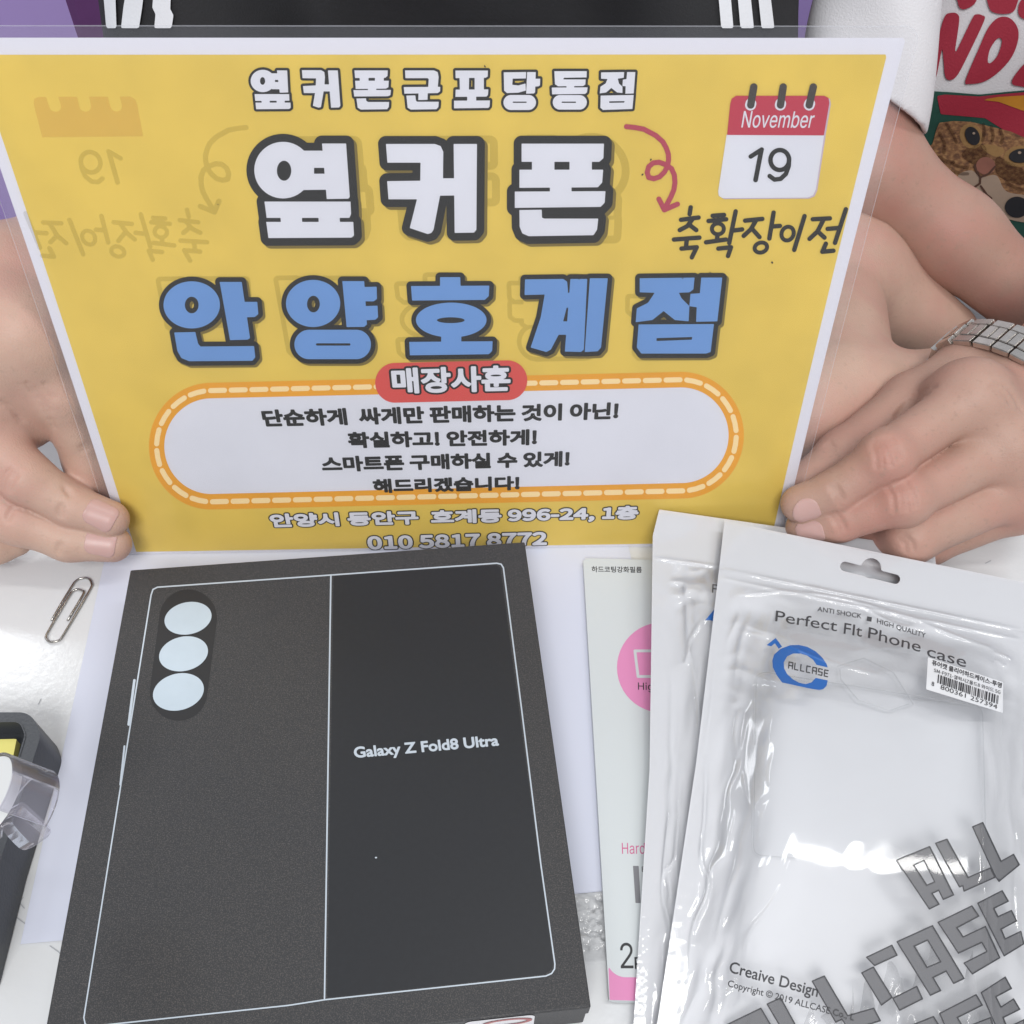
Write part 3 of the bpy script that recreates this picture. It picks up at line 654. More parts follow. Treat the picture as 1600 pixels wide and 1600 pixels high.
# front bag
FL = [(700, 1144), (814, 1132), (911, 1121), (1190, 1088), (1574, 1031), (1700, 1012)]; FR_ = [(800, 1600), (911, 1606), (1700, 1650)]
def f_st(X, Y):
    xl = interp(Y, FL); xr = interp(Y, FR_); s = (X - xl) / (xr - xl); yt = 814 + (X - 1132) * .2035; return s, (Y - yt) / (1660 - yt)
def f_base(X, Y):
    s, t = f_st(X, Y); return .0105 + .0165 * (1 - np.clip(t, -.1, 1)) ** 1.5 - .004 * s
def rn(X, Y, sc, seed): return 1 - 2 * np.abs(vnoise(X, Y, sc, seed)) * 2          # ridged noise: sharp creases
def f_top(X, Y):
    s, t = f_st(X, Y)
    yc = 1352 + (X - 1300) * .13 + 6 * vnoise(X, Y, 60, 33)
    ramp = 20 * np.log1p(np.exp(np.clip((Y - yc) / 20, -30, 30)))            # flat over the case, then falling to the bag's foot
    drop = np.clip(1 - ramp / 330, 0, 1)
    pill_ = sst(.02, .30, s) * sst(1.0, .75, s) * sst(.10, .30, t)
    left = sst(.03, .09, s) * sst(.36, .16, s) * sst(.13, .20, t); right = sst(.80, .88, s) * sst(.995, .95, s) * sst(.12, .2, t)
    topw = sst(.10, .14, t) * sst(.40, .2, t) * sst(.03, .10, s) * sst(.98, .92, s); mid = sst(.03, .10, s) * sst(.98, .92, s) * sst(.1, .2, t)
    h = .0006 + .0024 * pill_ + .0088 * drop * sst(.06, .3, s) * sst(1.0, .82, s) * sst(.08, .34, t)
    wx, wy = X + 14 * vnoise(X, Y, 40, 51), Y + 14 * vnoise(X, Y, 40, 52)
    h += left * (.0007 * vnoise(wx * 1.4 + wy * .25, wy * .2, 30, 2) + .00045 * rn(wx * 1.2 + wy * .30, wy * .22, 24, 41))
    h += right * (.0006 * vnoise(wx * 1.6, wy * .25, 30, 7) + .00045 * rn(wx * 1.3, wy * .22, 22, 43))
    h += topw * (.0010 * vnoise(wx * .35 - wy * .1, wy * 1.4 - wx * .28, 34, 4) + .0005 * rn(wx * .35, wy * 1.2 - wx * .25, 30, 44))
    h += mid * (.00022 * vnoise(X, Y, 110, 9) + .00006 * rn(wx, wy, 46, 46))
    h += .00002 * vnoise(X, Y, 9, 12) * (sst(.13, .06, s) + sst(.9, .97, s))
    h += ridge(X, Y, [(1128, 889), (1597, 985)], .0005, 2.4) + ridge(X, Y, [(1126, 903), (1597, 1000)], .0005, 2.4)
    for pts, a, q in (([(1236, 1335), (1222, 1380), (1200, 1420), (1168, 1462), (1155, 1530), (1120, 1562)], .0009, 3.5),
                      ([(1104, 1180), (1102, 1270), (1096, 1340), (1108, 1386), (1084, 1450), (1078, 1520)], .0006, 2.6),
                      ([(1152, 930), (1240, 925), (1330, 938), (1430, 968), (1520, 1004), (1556, 1012)], .0005, 2.6),
                      ([(1150, 985), (1210, 1000), (1300, 1035), (1400, 1062)], .0004, 2.8), ([(1156, 1110), (1150, 1150), (1154, 1185)], .0009, 3.5),
                      ([(1160, 1200), (1172, 1260), (1205, 1290)], .0003, 2.6), ([(1535, 1160), (1538, 1380), (1552, 1600)], .0006, 2.4),
                      ([(1585, 1250), (1592, 1330), (1588, 1400), (1597, 1500)], .0006, 2.4), ([(1120, 1000), (1112, 1100), (1100, 1180)], .0003, 2.2),
                      ([(1335, 940), (1400, 975), (1450, 985)], .0005, 2.6), ([(1556, 1020), (1580, 1030), (1574, 1042), (1560, 1030)], .0005, 2.0)):
        h += ridge(X, Y, pts, a, q)
    return f_base(X, Y) + h
f_out = poly([(1132, 814), (1121, 911), (1088, 1190), (1031, 1574), (1010, 1700), (1650, 1700), (1606, 911)])
slot = union(cap(1320, 885, 1399, 905, 7.5), ell(1361, 888, 16, 16))
def pbag(fn, lv): return lambda X, Y: at_z(X, Y, fn(X, Y) + .00011 * lv)
fbag = empty('case_bag', tuple(at_z(1340., 1250., .005)), 'front clear zip bag with blue round logo, barcode sticker and large grey block letters', 'plastic bag', 'zip bags of phone cases')
fill('bag_back', minus(f_out, slot), lambda X, Y: at_z(X, Y, f_base(X, Y)), bagback, fbag, step=3, merge=False, bb=(1005, 805, 1655, 1690))
fill('bag_front', minus(f_out, slot), pbag(f_top, 0), bagfilm, fbag, step=1.6, merge=False, bb=(1005, 805, 1655, 1690))
fill('header_strip', minus(inter(f_out, poly([(1100, 790), (1660, 900), (1660, 1000), (1100, 884)])), slot), lambda X, Y: at_z(X, Y, f_base(X, Y) + .0003), bagback, fbag, step=3, merge=False)
# clear case inside: shallow rounded tray
tray = empty('phone_case', tuple(at_z(1340., 1200., .012)), 'clear hard phone case inside the front bag', 'phone case')
trim = grow(poly([(1196, 1068), (1518, 1118), (1524, 1350), (1192, 1322)]), 16)
fill('case_panel', trim, lambda X, Y: at_z(X, Y, f_base(X, Y) + .0015), casem, tray, step=6, merge=False)
fill('case_edge', ring(trim, 2.0), lambda X, Y: at_z(X, Y, f_base(X, Y) + .0022), casem, tray, step=1.2, merge=False, wall=np.array([0, 0, .0008]))
fill('camera_cutout_rim', ring(poly([(1310, 1042), (1350, 1030), (1395, 1052), (1425, 1100), (1390, 1112), (1340, 1095), (1312, 1062)]), 2.5), lambda X, Y: at_z(X, Y, f_base(X, Y) + .0024), casem, tray, step=1.0, merge=False, wall=np.array([0, 0, .0010]))
bk = dict(merge=False)
tx = mat('charcoal bag print', (.05, .05, .055), .4); blue = mat('blue logo print', lin(42, 108, 190, .8), .35); block = mat('grey block print', lin(96, 94, 102, .5), .4); lab = mat('white label', (.74, .75, .77), .4)
def bt(nm, s, a, b_, h, m=tx, bold=0, fnt=None, base=True, lv=1, step=.4, up=None): return text(nm, s, a, b_, h, pbag(f_top, lv), m, fbag, step, fnt, bold, base, up, merge=False)
UPB = (.10, -1)
bt('small_print', 'ANTI SHOCK', (1277, 955), (1346, 966.5), 7.6, bold=.12, up=UPB); bt('small_print', 'HIGH QUALITY', (1370, 973.5), (1446, 997), 7.8, bold=.12, up=UPB)
fill('square_mark', poly([(1355, 963), (1362.5, 964.5), (1361.5, 971.5), (1354, 970)]), pbag(f_top, 1), tx, fbag, step=.6, merge=False)
for s, a, b_ in (('Perfect', (1211, 970.5), (1307.5, 986.5)), ('FIt', (1318, 990), (1346.5, 995)), ('Phone', (1356, 996.5), (1438, 1019)), ('case', (1448, 1025), (1509, 1043))):
    bt('slogan', s, a, b_, 17 if s != 'case' else 11.5, bold=.1, up=UPB)
oL = (1180, 960, 3.81)
logo = union(crop_poly([(150, 205), (210, 183), (260, 182), (310, 193), (360, 220), (400, 258), (425, 295), (432, 316), (365, 300), (345, 270), (310, 245), (270, 233), (225, 233), (190, 250), (170, 285), (172, 320), (190, 355), (225, 387), (262, 407), (300, 415), (335, 405), (360, 378), (432, 393), (425, 425), (405, 445), (380, 450), (330, 442), (160, 405), (128, 362), (105, 315), (102, 275), (112, 240)], *oL),
    crop_poly([(68, 183), (122, 140), (160, 192), (140, 205), (117, 172), (95, 190)], *oL))
fill('logo', logo, pbag(f_top, 1), blue, fbag, step=.6, merge=False)
def blockword(nm, s, a, b_, h, m, lv):                       # square-cut capitals
    G = {'A': [[(0, 0), (0, 1), (.8, 1), (.8, 0)], [(0, .45), (.8, .45)]], 'L': [[(0, 1), (0, 0), (.7, 0)]], 'C': [[(.7, 1), (0, 1), (0, 0), (.7, 0)]], 'S': [[(.75, 1), (0, 1), (0, .5), (.75, .5), (.75, 0), (0, 0)]], 'E': [[(.7, 1), (0, 1), (0, 0), (.7, 0)], [(0, .5), (.6, .5)]]}
    e = np.array(b_, float) - a; n = len(s); u = np.array([.1, -1.]) * h; fs = []
    for i, ch in enumerate(s):
        o = np.array(a, float) + e * (i + .12) / n
        for st in G[ch]: fs.append(line([tuple(o + e / n * .8 * p + u * q) for p, q in st], .95))
    fill(nm, union(*fs), pbag(f_top, lv), m, fbag, step=.45, merge=False)
blockword('logo_lettering', 'ALLCASE', (1231, 1043.5), (1296, 1058), 9.5, tx, 2)
fill('barcode_label', poly([(1450, 1027), (1567.5, 1066), (1567, 1114), (1447, 1077)]), pbag(f_top, 1), lab, fbag, step=1.5, merge=False)
bt('label_text', '퓨어캣 클리어하드케이스-투명', (1456, 1039), (1565, 1075.5), 8.6, fnt=CJK, bold=.22, base=False, lv=3, step=.35, up=UPB)
bt('label_text', 'SM-F971-갤럭시Z폴드8 와이드 5G', (1459, 1050), (1563, 1085), 6.4, fnt=CJK, bold=.05, base=False, lv=3, step=.33, up=UPB)
rng = np.random.RandomState(4); bars = []; x = 0.
while x < 94:
    wbar = rng.choice([.9, .9, 1.7, 2.4]); X0 = 1466 + x; y0 = 1053.5 + x * .352; bars.append(poly([(X0, y0), (X0 + wbar, y0 + wbar * .35), (X0 + wbar - 1.3, y0 + wbar * .35 + 13.5), (X0 - 1.3, y0 + 13.5)])); x += wbar + rng.choice([.9, 1.2, 2.0])
fill('barcode', union(*bars), pbag(f_top, 3), blk, fbag, step=.4, merge=False)
bt('label_text', '8', (1455.5, 1071), (1459.5, 1072.4), 6.6, m=blk, bold=.05, lv=3, step=.33, up=UPB); bt('label_text', '800361 257394', (1469.5, 1076.5), (1558, 1108), 6.8, m=blk, lv=3, step=.33, up=UPB)
bt('small_print', 'Creaive Design', (1138.5, 1519), (1277, 1558), 18, bold=.35, up=(.2, -1)); bt('small_print', 'Copyright © 2019 ALLCASE Co., L', (1136.5, 1541), (1334, 1595), 11, bold=.15, fnt=None, up=(.2, -1))
oB = (1080, 1200, 3.077); Q = lambda *p: crop_poly(p, *oB)
letters = [union(Q((988, 443), (1040, 420), (1192, 655), (1145, 678)), Q((1098, 398), (1147, 378), (1262, 610), (1212, 632)), Q((988, 443), (1145, 378), (1165, 425), (1015, 490)), Q((1095, 580), (1200, 535), (1220, 575), (1115, 622))),
    union(Q((1175, 362), (1230, 342), (1345, 550), (1290, 572)), Q((1300, 540), (1440, 480), (1462, 525), (1312, 592))),
    union(Q((1353, 283), (1402, 262), (1500, 470), (1480, 545), (1462, 520)), Q((1470, 460), (1550, 415), (1578, 465), (1480, 545))),
    Q((843, 910), (965, 852), (990, 900), (882, 950)), Q((820, 985), (876, 957), (966, 1103), (915, 1140)), Q((970, 1107), (1085, 1050), (1112, 1110), (1002, 1165)),
    union(Q((990, 835), (1045, 810), (1200, 1070), (1150, 1093)), Q((1110, 782), (1160, 758), (1312, 1012), (1262, 1036)), Q((990, 835), (1160, 758), (1185, 805), (1018, 882)), Q((1120, 965), (1215, 925), (1240, 970), (1148, 1015))),
    Q((1187, 742), (1350, 663), (1383, 712), (1278, 768), (1308, 812), (1415, 762), (1484, 912), (1352, 990), (1312, 938), (1422, 882), (1398, 838), (1285, 890)),
    Q((1378, 650), (1495, 590), (1525, 640), (1455, 675), (1475, 715), (1540, 685), (1565, 735), (1490, 775), (1510, 822), (1585, 785), (1600, 845), (1505, 903)),
    union(Q((170, 1235), (335, 1155), (420, 1300), (360, 1330), (310, 1240), (160, 1300))), Q((365, 1135), (430, 1105), (520, 1270), (560, 1330), (480, 1330)),
    union(Q((582, 1025), (640, 1000), (755, 1195), (695, 1222)), Q((720, 1200), (878, 1155), (910, 1215), (760, 1262))),
    union(Q((1040, 1245), (1165, 1195), (1230, 1300), (1060, 1330))), Q((1195, 1180), (1370, 1090), (1400, 1140), (1280, 1200), (1310, 1250), (1440, 1200), (1470, 1300), (1260, 1330)),
    Q((1395, 1080), (1510, 1005), (1540, 1060), (1465, 1100), (1490, 1150), (1550, 1110), (1580, 1160), (1500, 1200), (1520, 1250), (1600, 1210), (1610, 1280), (1500, 1320))]
fill('block_letters', union(*letters), pbag(f_top, -3), block, fbag, step=.8, merge=False)
fill('block_letter_outline', union(*[ring(l, 1.0) for l in letters]), pbag(f_top, 1), tx, fbag, step=.5, merge=False)

# back bag
BL_ = [(700, 1036), (796, 1030), (837, 1020), (1200, 1015), (1600, 990), (1700, 984)]; BR_ = [(700, 1440), (858, 1460), (1700, 1560)]
def b_st(X, Y):
    xl = interp(Y, BL_); xr = interp(Y, BR_); yt = 796 + (X - 1030) * .144; return (X - xl) / (xr - xl), (Y - yt) / (1660 - yt)
def b_base(X, Y): s, t = b_st(X, Y); return .0055 + .0165 * (1 - np.clip(t, -.1, 1)) ** 1.6 - .006 * s * (1 - np.clip(t, 0, 1))
def b_top(X, Y):
    s, t = b_st(X, Y); wx, wy = X + 12 * vnoise(X, Y, 40, 61), Y + 12 * vnoise(X, Y, 40, 62)
    m = sst(.03, .08, s) * sst(.10, .15, t)
    h = .0004 + .0030 * sst(.05, .25, s) * sst(.09, .14, t) + m * (.0006 * vnoise(wx * 1.6, wy * .2, 30, 21) + .0005 * rn(wx * 1.3, wy * .16, 22, 25))
    h += (.0012 * vnoise(X, Y, 22, 23) + .0005 * rn(wx, wy, 18, 26)) * sst(.08, .12, t) * sst(.2, .13, t) * sst(.05, .1, s) + .00002 * vnoise(X, Y, 5, 24)
    h += ridge(X, Y, [(1024, 872), (1130, 886)], .0005, 2.4)
    for pts, a, q in (([(1072, 1040), (1082, 995), (1108, 960)], .0006, 2.6), ([(1077, 1010), (1090, 1090), (1093, 1140)], .0006, 2.4),
                      ([(1066, 1180), (1057, 1330), (1040, 1360), (1036, 1372)], .0005, 2.4), ([(1046, 1270), (1038, 1345), (1036, 1400), (1046, 1450), (1042, 1520)], .0005, 2.4)): h += ridge(X, Y, pts, a, q)
    return b_base(X, Y) + h
b_out = poly([(1030, 796), (1020, 837), (1015, 1200), (990, 1600), (984, 1700), (1540, 1700), (1460, 858)])
bbag = empty('case_bag', tuple(at_z(1060., 1250., .003)), 'clear zip bag mostly hidden behind the front one, over the film pack', 'plastic bag', 'zip bags of phone cases')
fill('bag_back', b_out, lambda X, Y: at_z(X, Y, b_base(X, Y)), bagback, bbag, step=3, merge=False, bb=(975, 790, 1545, 1690))
fill('bag_front', b_out, pbag(b_top, 0), bagfilm, bbag, step=1.8, merge=False, bb=(975, 790, 1545, 1690))
text('slogan', 'F', (1112.5, 926), (1121, 927), 13.5, pbag(b_top, 1), tx, bbag, .5, INTER, .1, merge=False, up=(.05, -1))
fill('logo', poly([(1102, 969), (1117, 951), (1124, 962), (1117, 972), (1110, 969)]), pbag(b_top, 1), blue, bbag, step=.7, merge=False)

# ================================================================== PAPER CLIP
cl = [(172, 255), (205, 197), (240, 140), (250, 126), (265, 116), (285, 113), (299, 119), (305, 132), (302, 148), (255, 230), (208, 308), (198, 320), (182, 326), (164, 325), (154, 315), (156, 300), (195, 232), (235, 166), (246, 155), (260, 151), (273, 156), (277, 168), (225, 255)]
def tube(name, P, r, m, parent=None, n=8):
    P = np.array(P, float); T = np.gradient(P, axis=0); T /= np.linalg.norm(T, axis=1)[:, None]; V = []; Fc = []
    for p, t in zip(P, T):
        u = np.cross(t, [0, 0, 1.]); u /= np.linalg.norm(u); w_ = np.cross(u, t)
        V += [p + r * (math.cos(a) * u + math.sin(a) * w_) for a in np.arange(n) * 2 * math.pi / n]
    for i in range(len(P) - 1):
        for k in range(n): Fc.append((i * n + k, i * n + (k + 1) % n, (i + 1) * n + (k + 1) % n, (i + 1) * n + k))
    Fc += [tuple(range(n))[::-1], tuple(range((len(P) - 1) * n, len(P) * n))]
    return mesh_obj(name, V, Fc, m, parent)
cps = spline([(x / 2.133, 850 + y / 2.133) for x, y in cl], 4)
clip = tube('paper_clip', at_z(cps[:, 0], cps[:, 1], .0008 + .0004 * np.linspace(0, 1, len(cps))), .00048, mat('steel wire', (.42, .40, .37), .22, metal=1))
tag(clip, 'steel wire paper clip lying on the white table by the paper sheet', 'paper clip')

# ================================================================== NOTE HOLDER AND TAPE
nh = empty('note_holder', tuple(at_z(-20., 1300., 0)), 'dark grey plastic desk holder with a rounded well at the left edge', 'desk holder')
gp = mat('dark grey plastic', (.052, .056, .064), .38, noise=.05, nscale=60, bump=.1, bscale=900)
HZ = .020
outl = grow(poly([(-200, 1142), (30, 1142), (33, 1150), (-26, 1332), (-72, 1500), (-260, 1500)]), 29)
well = grow(poly([(-190, 1141), (22, 1141), (25, 1149), (-18, 1290), (-215, 1290)]), 14)
fill('holder_body', minus(outl, well), zmap(HZ), gp, nh, step=1.5, wall=np.array([-.0012, .0004, HZ - .0006]), bb=(-290, 1105, 80, 1555))
fill('well_floor', grow(well, 8), zmap(HZ - .010), gp, nh, step=4)
fill('well_rim', ring(well, 1.2), zmap(HZ + .0003), gp, nh, step=.8)
notes = fill('sticky_notes', poly([(-140, 1158), (26, 1154.5), (12, 1225), (-150, 1226)]), zmap(HZ - .006), mat('pale yellow paper', lin(238, 228, 130, .85), .6), None, step=3, wall=np.array([0, 0, .0038]))
tag(notes, 'pale yellow sticky note pad lying in the well of the dark holder', 'notes')
# clear tape cutter with a white tape roll, axis lying level
td = empty('tape_dispenser', tuple(at_z(5., 1290., HZ)), 'small clear plastic tape cutter with a toothed edge on the dark holder', 'tape dispenser')
clear = film('clear acrylic', rough=.06, haze=.12, hazecol=(.86, .84, .95), tint=(.985, .98, 1), ior=1.3, gloss=.9)
tc0 = at_d(-26., 1243., .272); axd = .55 * RT + .50 * DN + .67 * FWD; axd /= np.linalg.norm(axd)
vr = RT - axd * (RT @ axd); vr /= np.linalg.norm(vr); vu = np.cross(vr, axd)
if vu @ DN > 0: vu = -vu
def cyl_pt(a, r, h): return tc0 + r * (math.cos(a) * vr + math.sin(a) * vu) + h * axd
def shell(name, r0, r1, h0, h1, a0, a1, m, parent, n=40):
    V = []; Fc = []
    for i in range(n + 1):
        a = a0 + (a1 - a0) * i / n; V += [cyl_pt(a, r0, h0), cyl_pt(a, r1, h0), cyl_pt(a, r1, h1), cyl_pt(a, r0, h1)]
    for i in range(n):
        for k in range(4): Fc.append((i * 4 + k, i * 4 + (k + 1) % 4, i * 4 + 4 + (k + 1) % 4, i * 4 + 4 + k))
    Fc += [(3, 2, 1, 0), (n * 4, n * 4 + 1, n * 4 + 2, n * 4 + 3)]
    return mesh_obj(name, V, Fc, m, parent, False)
whitep = mat('white tape side', (.72, .73, .72), .5)
tr = shell('tape_roll', (.003), .0119, .0004, .0034, 0, 2 * math.pi, whitep, td, 64)
shell('cutter_shell', .0121, .0129, 0, .0150, -.55, 3.6, clear, td, 64)
def px3(x, y, d): return at_d(float(x), float(y), d)
dL = .279
lq = np.array([(17, 1262), (36, 1276), (62, 1302), (61, 1315), (46, 1326), (30, 1325), (2, 1294), (4, 1280)], float); lq = spline(np.vstack([lq[-2:], lq, lq[:2]]), 5)[10:50]
lip = [px3(x_, y_, dL - .00004 * (y_ - 1262)) for x_, y_ in lq]
lip2 = [p + FWD * .006 for p in lip]; nL = len(lip)
lipo = mesh_obj('cutter_lip', lip + lip2, [tuple(range(nL))[::-1], tuple(range(nL, 2 * nL))] + [(i, (i + 1) % nL, (i + 1) % nL + nL, i + nL) for i in range(nL)], clear, td, False)
teeth_a = np.array([26, 1270.]); teeth_b = np.array([70, 1308.]); V = []; Fc = []
nt_ = 22
for i in range(nt_):
    a = teeth_a + (teeth_b - teeth_a) * i / nt_; b_ = teeth_a + (teeth_b - teeth_a) * (i + 1) / nt_; t_ = (a + b_) / 2 + np.array([-2.2, 3.2])
    k = len(V); V += [px3(*a, dL - .0015), px3(*b_, dL - .0015), px3(*t_, dL - .0022), px3(*(a + [9, -11]), dL + .002), px3(*(b_ + [9, -11]), dL + .002)]; Fc += [(k, k + 1, k + 2), (k, k + 3, k + 4, k + 1)]
mesh_obj('toothed_edge', V, Fc, clear, td, False)

scf = mat('grey scuff', (.16, .16, .17), .6); scl = mat('faint scuff', (.42, .43, .45), .5)
for p_, m_ in (([(12, 1424), (19, 1421), (16, 1428), (21, 1430)], scf), ([(5, 1480), (8, 1484), (6, 1487)], scf), ([(36, 1402), (30, 1410), (38, 1419)], scl), ([(78, 1478), (92, 1488), (96, 1493)], scl), ([(24, 1432), (40, 1444)], scl), ([(1478, 858), (1486, 866), (1496, 864)], scf), ([(1500, 846), (1512, 842)], scl), ([(60, 1100), (64, 1092)], scl), ([(1540, 880), (1548, 876)], scl)):
    fill('scuff_mark', line(p_, .7), zmap(.0002), m_, tab, step=.35)
# ================================================================== PEOPLE
def skin(name, col, warm):
    m = mat(name, col, rough=.47, spec=.35, bump=.22, bscale=1300, sss=.10); nt = m.node_tree; b = nt.nodes['Principled BSDF']; tc = nt.nodes['Texture Coordinate']
    last = None
    for sc, lo, hi, c2 in ((26, .38, .72, warm), (95, .52, .78, tuple(q * .90 for q in col)), (420, .60, .72, tuple(q * .86 for q in col))):
        n = nt.nodes.new('ShaderNodeTexNoise'); n.inputs['Scale'].default_value = sc; n.inputs['Detail'].default_value = 4; nt.links.new(tc.outputs['Object'], n.inputs['Vector'])
        r = nt.nodes.new('ShaderNodeMapRange'); r.inputs[1].default_value = lo; r.inputs[2].default_value = hi; r.inputs[4].default_value = .75; nt.links.new(n.outputs[0], r.inputs[0])
        x = nt.nodes.new('ShaderNodeMix'); x.data_type = 'RGBA'; nt.links.new(r.outputs[0], x.inputs[0]); x.inputs[7].default_value = (*c2, 1)
        if last: nt.links.new(last, x.inputs[6])
        else: x.inputs[6].default_value = (*col, 1)
        last = x.outputs[2]
    nt.links.new(last, b.inputs['Base Color']); return m
skin1 = skin('fair skin', lin(222, 186, 166, .76), lin(216, 160, 148, .74)); skin2 = skin('tan skin', lin(210, 170, 152, .70), lin(214, 150, 136, .70))
nailm = mat('fingernail', lin(218, 176, 168, .78), .36, .45, sss=.1)
D = lambda x, y, d: at_d(float(x), float(y), d)
Z = lambda x, y, z: at_z(float(x), float(y), z)
Yy = lambda x, y, q: at_y(float(x), float(y), q)
def nail(parent, fin, tip, back, up, wid, ln, m=nailm):
    """curved nail plate: the finger's own surface, lifted, inside a small rounded box"""
    tip = np.array(tip); ax = tip - np.array(back); ax /= np.linalg.norm(ax); up = np.array(up, float); up -= ax * (up @ ax); up /= np.linalg.norm(up); sd = np.cross(ax, up)
    c = tip + up * .004
    def f(P):
        q = P - c; b_ = np.stack([np.abs(q @ ax) - ln * .5 + .0028, np.abs(q @ sd) - wid * .5 + .0028], -1)
        bx = np.linalg.norm(np.maximum(b_, 0), axis=-1) + np.minimum(b_.max(-1), 0) - .0028
        d = fin(P); return np.maximum(np.maximum(np.maximum(d - .00028, -(d + .0010)), bx), -(q @ up) - .004)
    v, fc = nets(f, c - .012, c + .012, .00035, 16)
    return mesh_obj('fingernail', v, fc, m, parent)

# ---- person in black
# right hand (picture left), thumb behind the sheet, two fingers in front
i_t, i_d, i_p, i_m = D(172, 811, .403), D(112, 790, .399), D(42, 748, .392), D(-52, 640, .384)
m_t, m_d, m_p, m_m = D(176, 850, .408), D(108, 842, .405), D(28, 812, .400), D(-80, 712, .391)
r_t, r_d, r_p, r_m = D(22, 842, .414), D(-10, 848, .412), D(-60, 830, .405), D(-120, 770, .398)
p_t, p_p, p_m = D(-50, 860, .415), D(-110, 850, .41), D(-150, 800, .405)
t_t, t_i, t_m, t_c = D(188, 806, .432), D(147, 725, .412), D(92, 608, .386), D(38, 520, .372)
w1 = D(12, 470, .385)
idx = chain([i_m, i_p, i_d, i_t], [.0112, .0108, .0090, .0079], .003); mid = chain([m_m, m_p, m_d, m_t], [.0112, .0104, .0092, .0079], .004)
rin = chain([r_m, r_p, r_d, r_t], [.011, .0098, .009, .0078], .004); pin = chain([p_m, p_p, p_t], [.0098, .0086, .0075], .004)
thm = chain([t_c, t_m, t_i, t_t], [.0175, .0118, .0108, .0088], .007)
palm = su(.016, cone(w1, i_m, .019, .0135), cone(w1, m_m, .019, .0135), cone(w1, r_m, .018, .0125), cone(w1, p_m, .016, .0115), cone(w1, t_c, .021, .019), cone(t_c + FWD * .007, i_m + FWD * .007, .014, .010), cone(t_m + FWD * .010, i_m + FWD * .008, .0075, .0085), ball(D(48, 664, .402), .0075))
el1 = np.array([.020, .245, .05]); sh1 = np.array([-.01, .39, .30])
fore1 = su(.02, cone(w1, el1, .024, .038), cone(el1, sh1, .037, .040))
fing1 = su(.0008, idx, mid, rin, pin)
def hand1(P): return smin(smin(smin(palm(P), thm(P), .005), fing1(P), .004), fore1(P), .014)
def around(p, q, f, r, n=3, gap=.0022, dirs=None):
    """crease segments across a finger at p, running round its visible side"""
    ax = np.array(q) - np.array(p); ax /= np.linalg.norm(ax); toc = CAM - p; toc -= ax * (toc @ ax); toc /= np.linalg.norm(toc); sd = np.cross(ax, toc); out = []
    for i in range(n):
        c = np.array(p) + ax * (i - (n - 1) / 2) * gap; pts = []; lim = 1.05 - .3 * (i % 2)
        for a in np.linspace(-lim, lim, 7):
            dd = math.cos(a) * toc + math.sin(a) * sd; tt = np.linspace(.5 * r, 2.2 * r, 120); k = np.argmax(f(c + tt[:, None] * dd) > 0)
            pts.append(c + ax * .0007 * math.sin(3 * a + 2 * i) + tt[k] * dd)
        out += list(zip(pts[:-1], pts[1:]))
    return out
def on_skin(f, *lines):                                  # crease lines drawn on the skin itself
    out = []
    for l in lines:
        q = spline(l, 3) if len(l) > 2 else np.array(l, float); P = trace(f, q[:, 0], q[:, 1], 0, .3, .7); out += list(zip(P[:-1], P[1:]))
    return out
cr1 = on_skin(hand1, [(3, 764), (7, 746), (17, 734)], [(14, 768), (19, 750), (27, 740)], [(92, 806), (93, 797), (97, 789)], [(97, 808), (99, 800)], [(92, 866), (91, 858), (95, 850)], [(12, 812), (15, 802), (21, 795)], [(100, 762), (106, 768), (110, 775)],
              [(0, 628), (18, 638), (34, 658)], [(42, 600), (66, 634), (84, 668)], [(56, 606), (76, 642)], [(70, 600), (84, 622)], [(126, 700), (136, 694)], [(128, 706), (139, 700)])
hand1g = groove(hand1, cr1, .0010, .0009)
# left arm, folded on the table edge behind the sign
sh1b = np.array([.25, .39, .30]); q1, q2, q3, q4 = Yy(1130, 330, .24), Yy(1475, 522, .20), Z(1520, 608, .012), Z(1270, 645, .020)
arm1 = su(.004, su(.02, cone(sh1b, q1, .040, .040), cone(q1, Yy(1320, 425, .215), .036, .030), cone(Yy(1320, 425, .215), q2, .030, .019)), cone(q3, q4, .0225, .026))
arm1 = su(.012, arm1, cone(Yy(1305, 450, .2), Z(1315, 610, .020), .026, .026))
torso1 = lambda P: (np.sqrt(((P[..., 0] - .14) / 1.45) ** 2 + (P[..., 1] - .38) ** 2 + (np.maximum(np.abs(P[..., 2] - .03) - .22, 0)) ** 2) - .085)
def body1(P): return np.minimum(hand1g(P), arm1(P))
def join(a, b_): return np.vstack([a[0], b_[0]]), a[1] + [[i + len(a[0]) for i in q] for q in b_[1]]
p1 = empty('person', (.14, .40, -.74), 'person in a black top with white sleeve stripes, holding the sign at its left edge', 'person')
v, fc = nets(body1, (-.16, -.05, -.06), (.52, .43, .34), .0009); v, fc = join((v, fc), nets(torso1, (-.11, .2, -.23), (.42, .52, .36), .006)); mesh_obj('body', v, fc, skin1, p1)
up_ = (CAM - i_t); nail(p1, idx, D(158, 812, .402), i_d, -DN * .4 - FWD * 1.0 + np.array([0, 0, .25]) , .0108, .0125)
nail(p1, mid, D(164, 852, .407), m_d, -FWD * 1.0 - DN * .2, .0108, .0122)
black = mat('black jersey', (.022, .022, .024), .75, .3, noise=.12, nscale=25, bump=.3, bscale=900); stripe = mat('white stripe', (.72, .73, .76), .6, bump=.2, bscale=700)
sl1 = np.array([.006, .258, .085]); sl1b = np.array([.268, .262, .085])
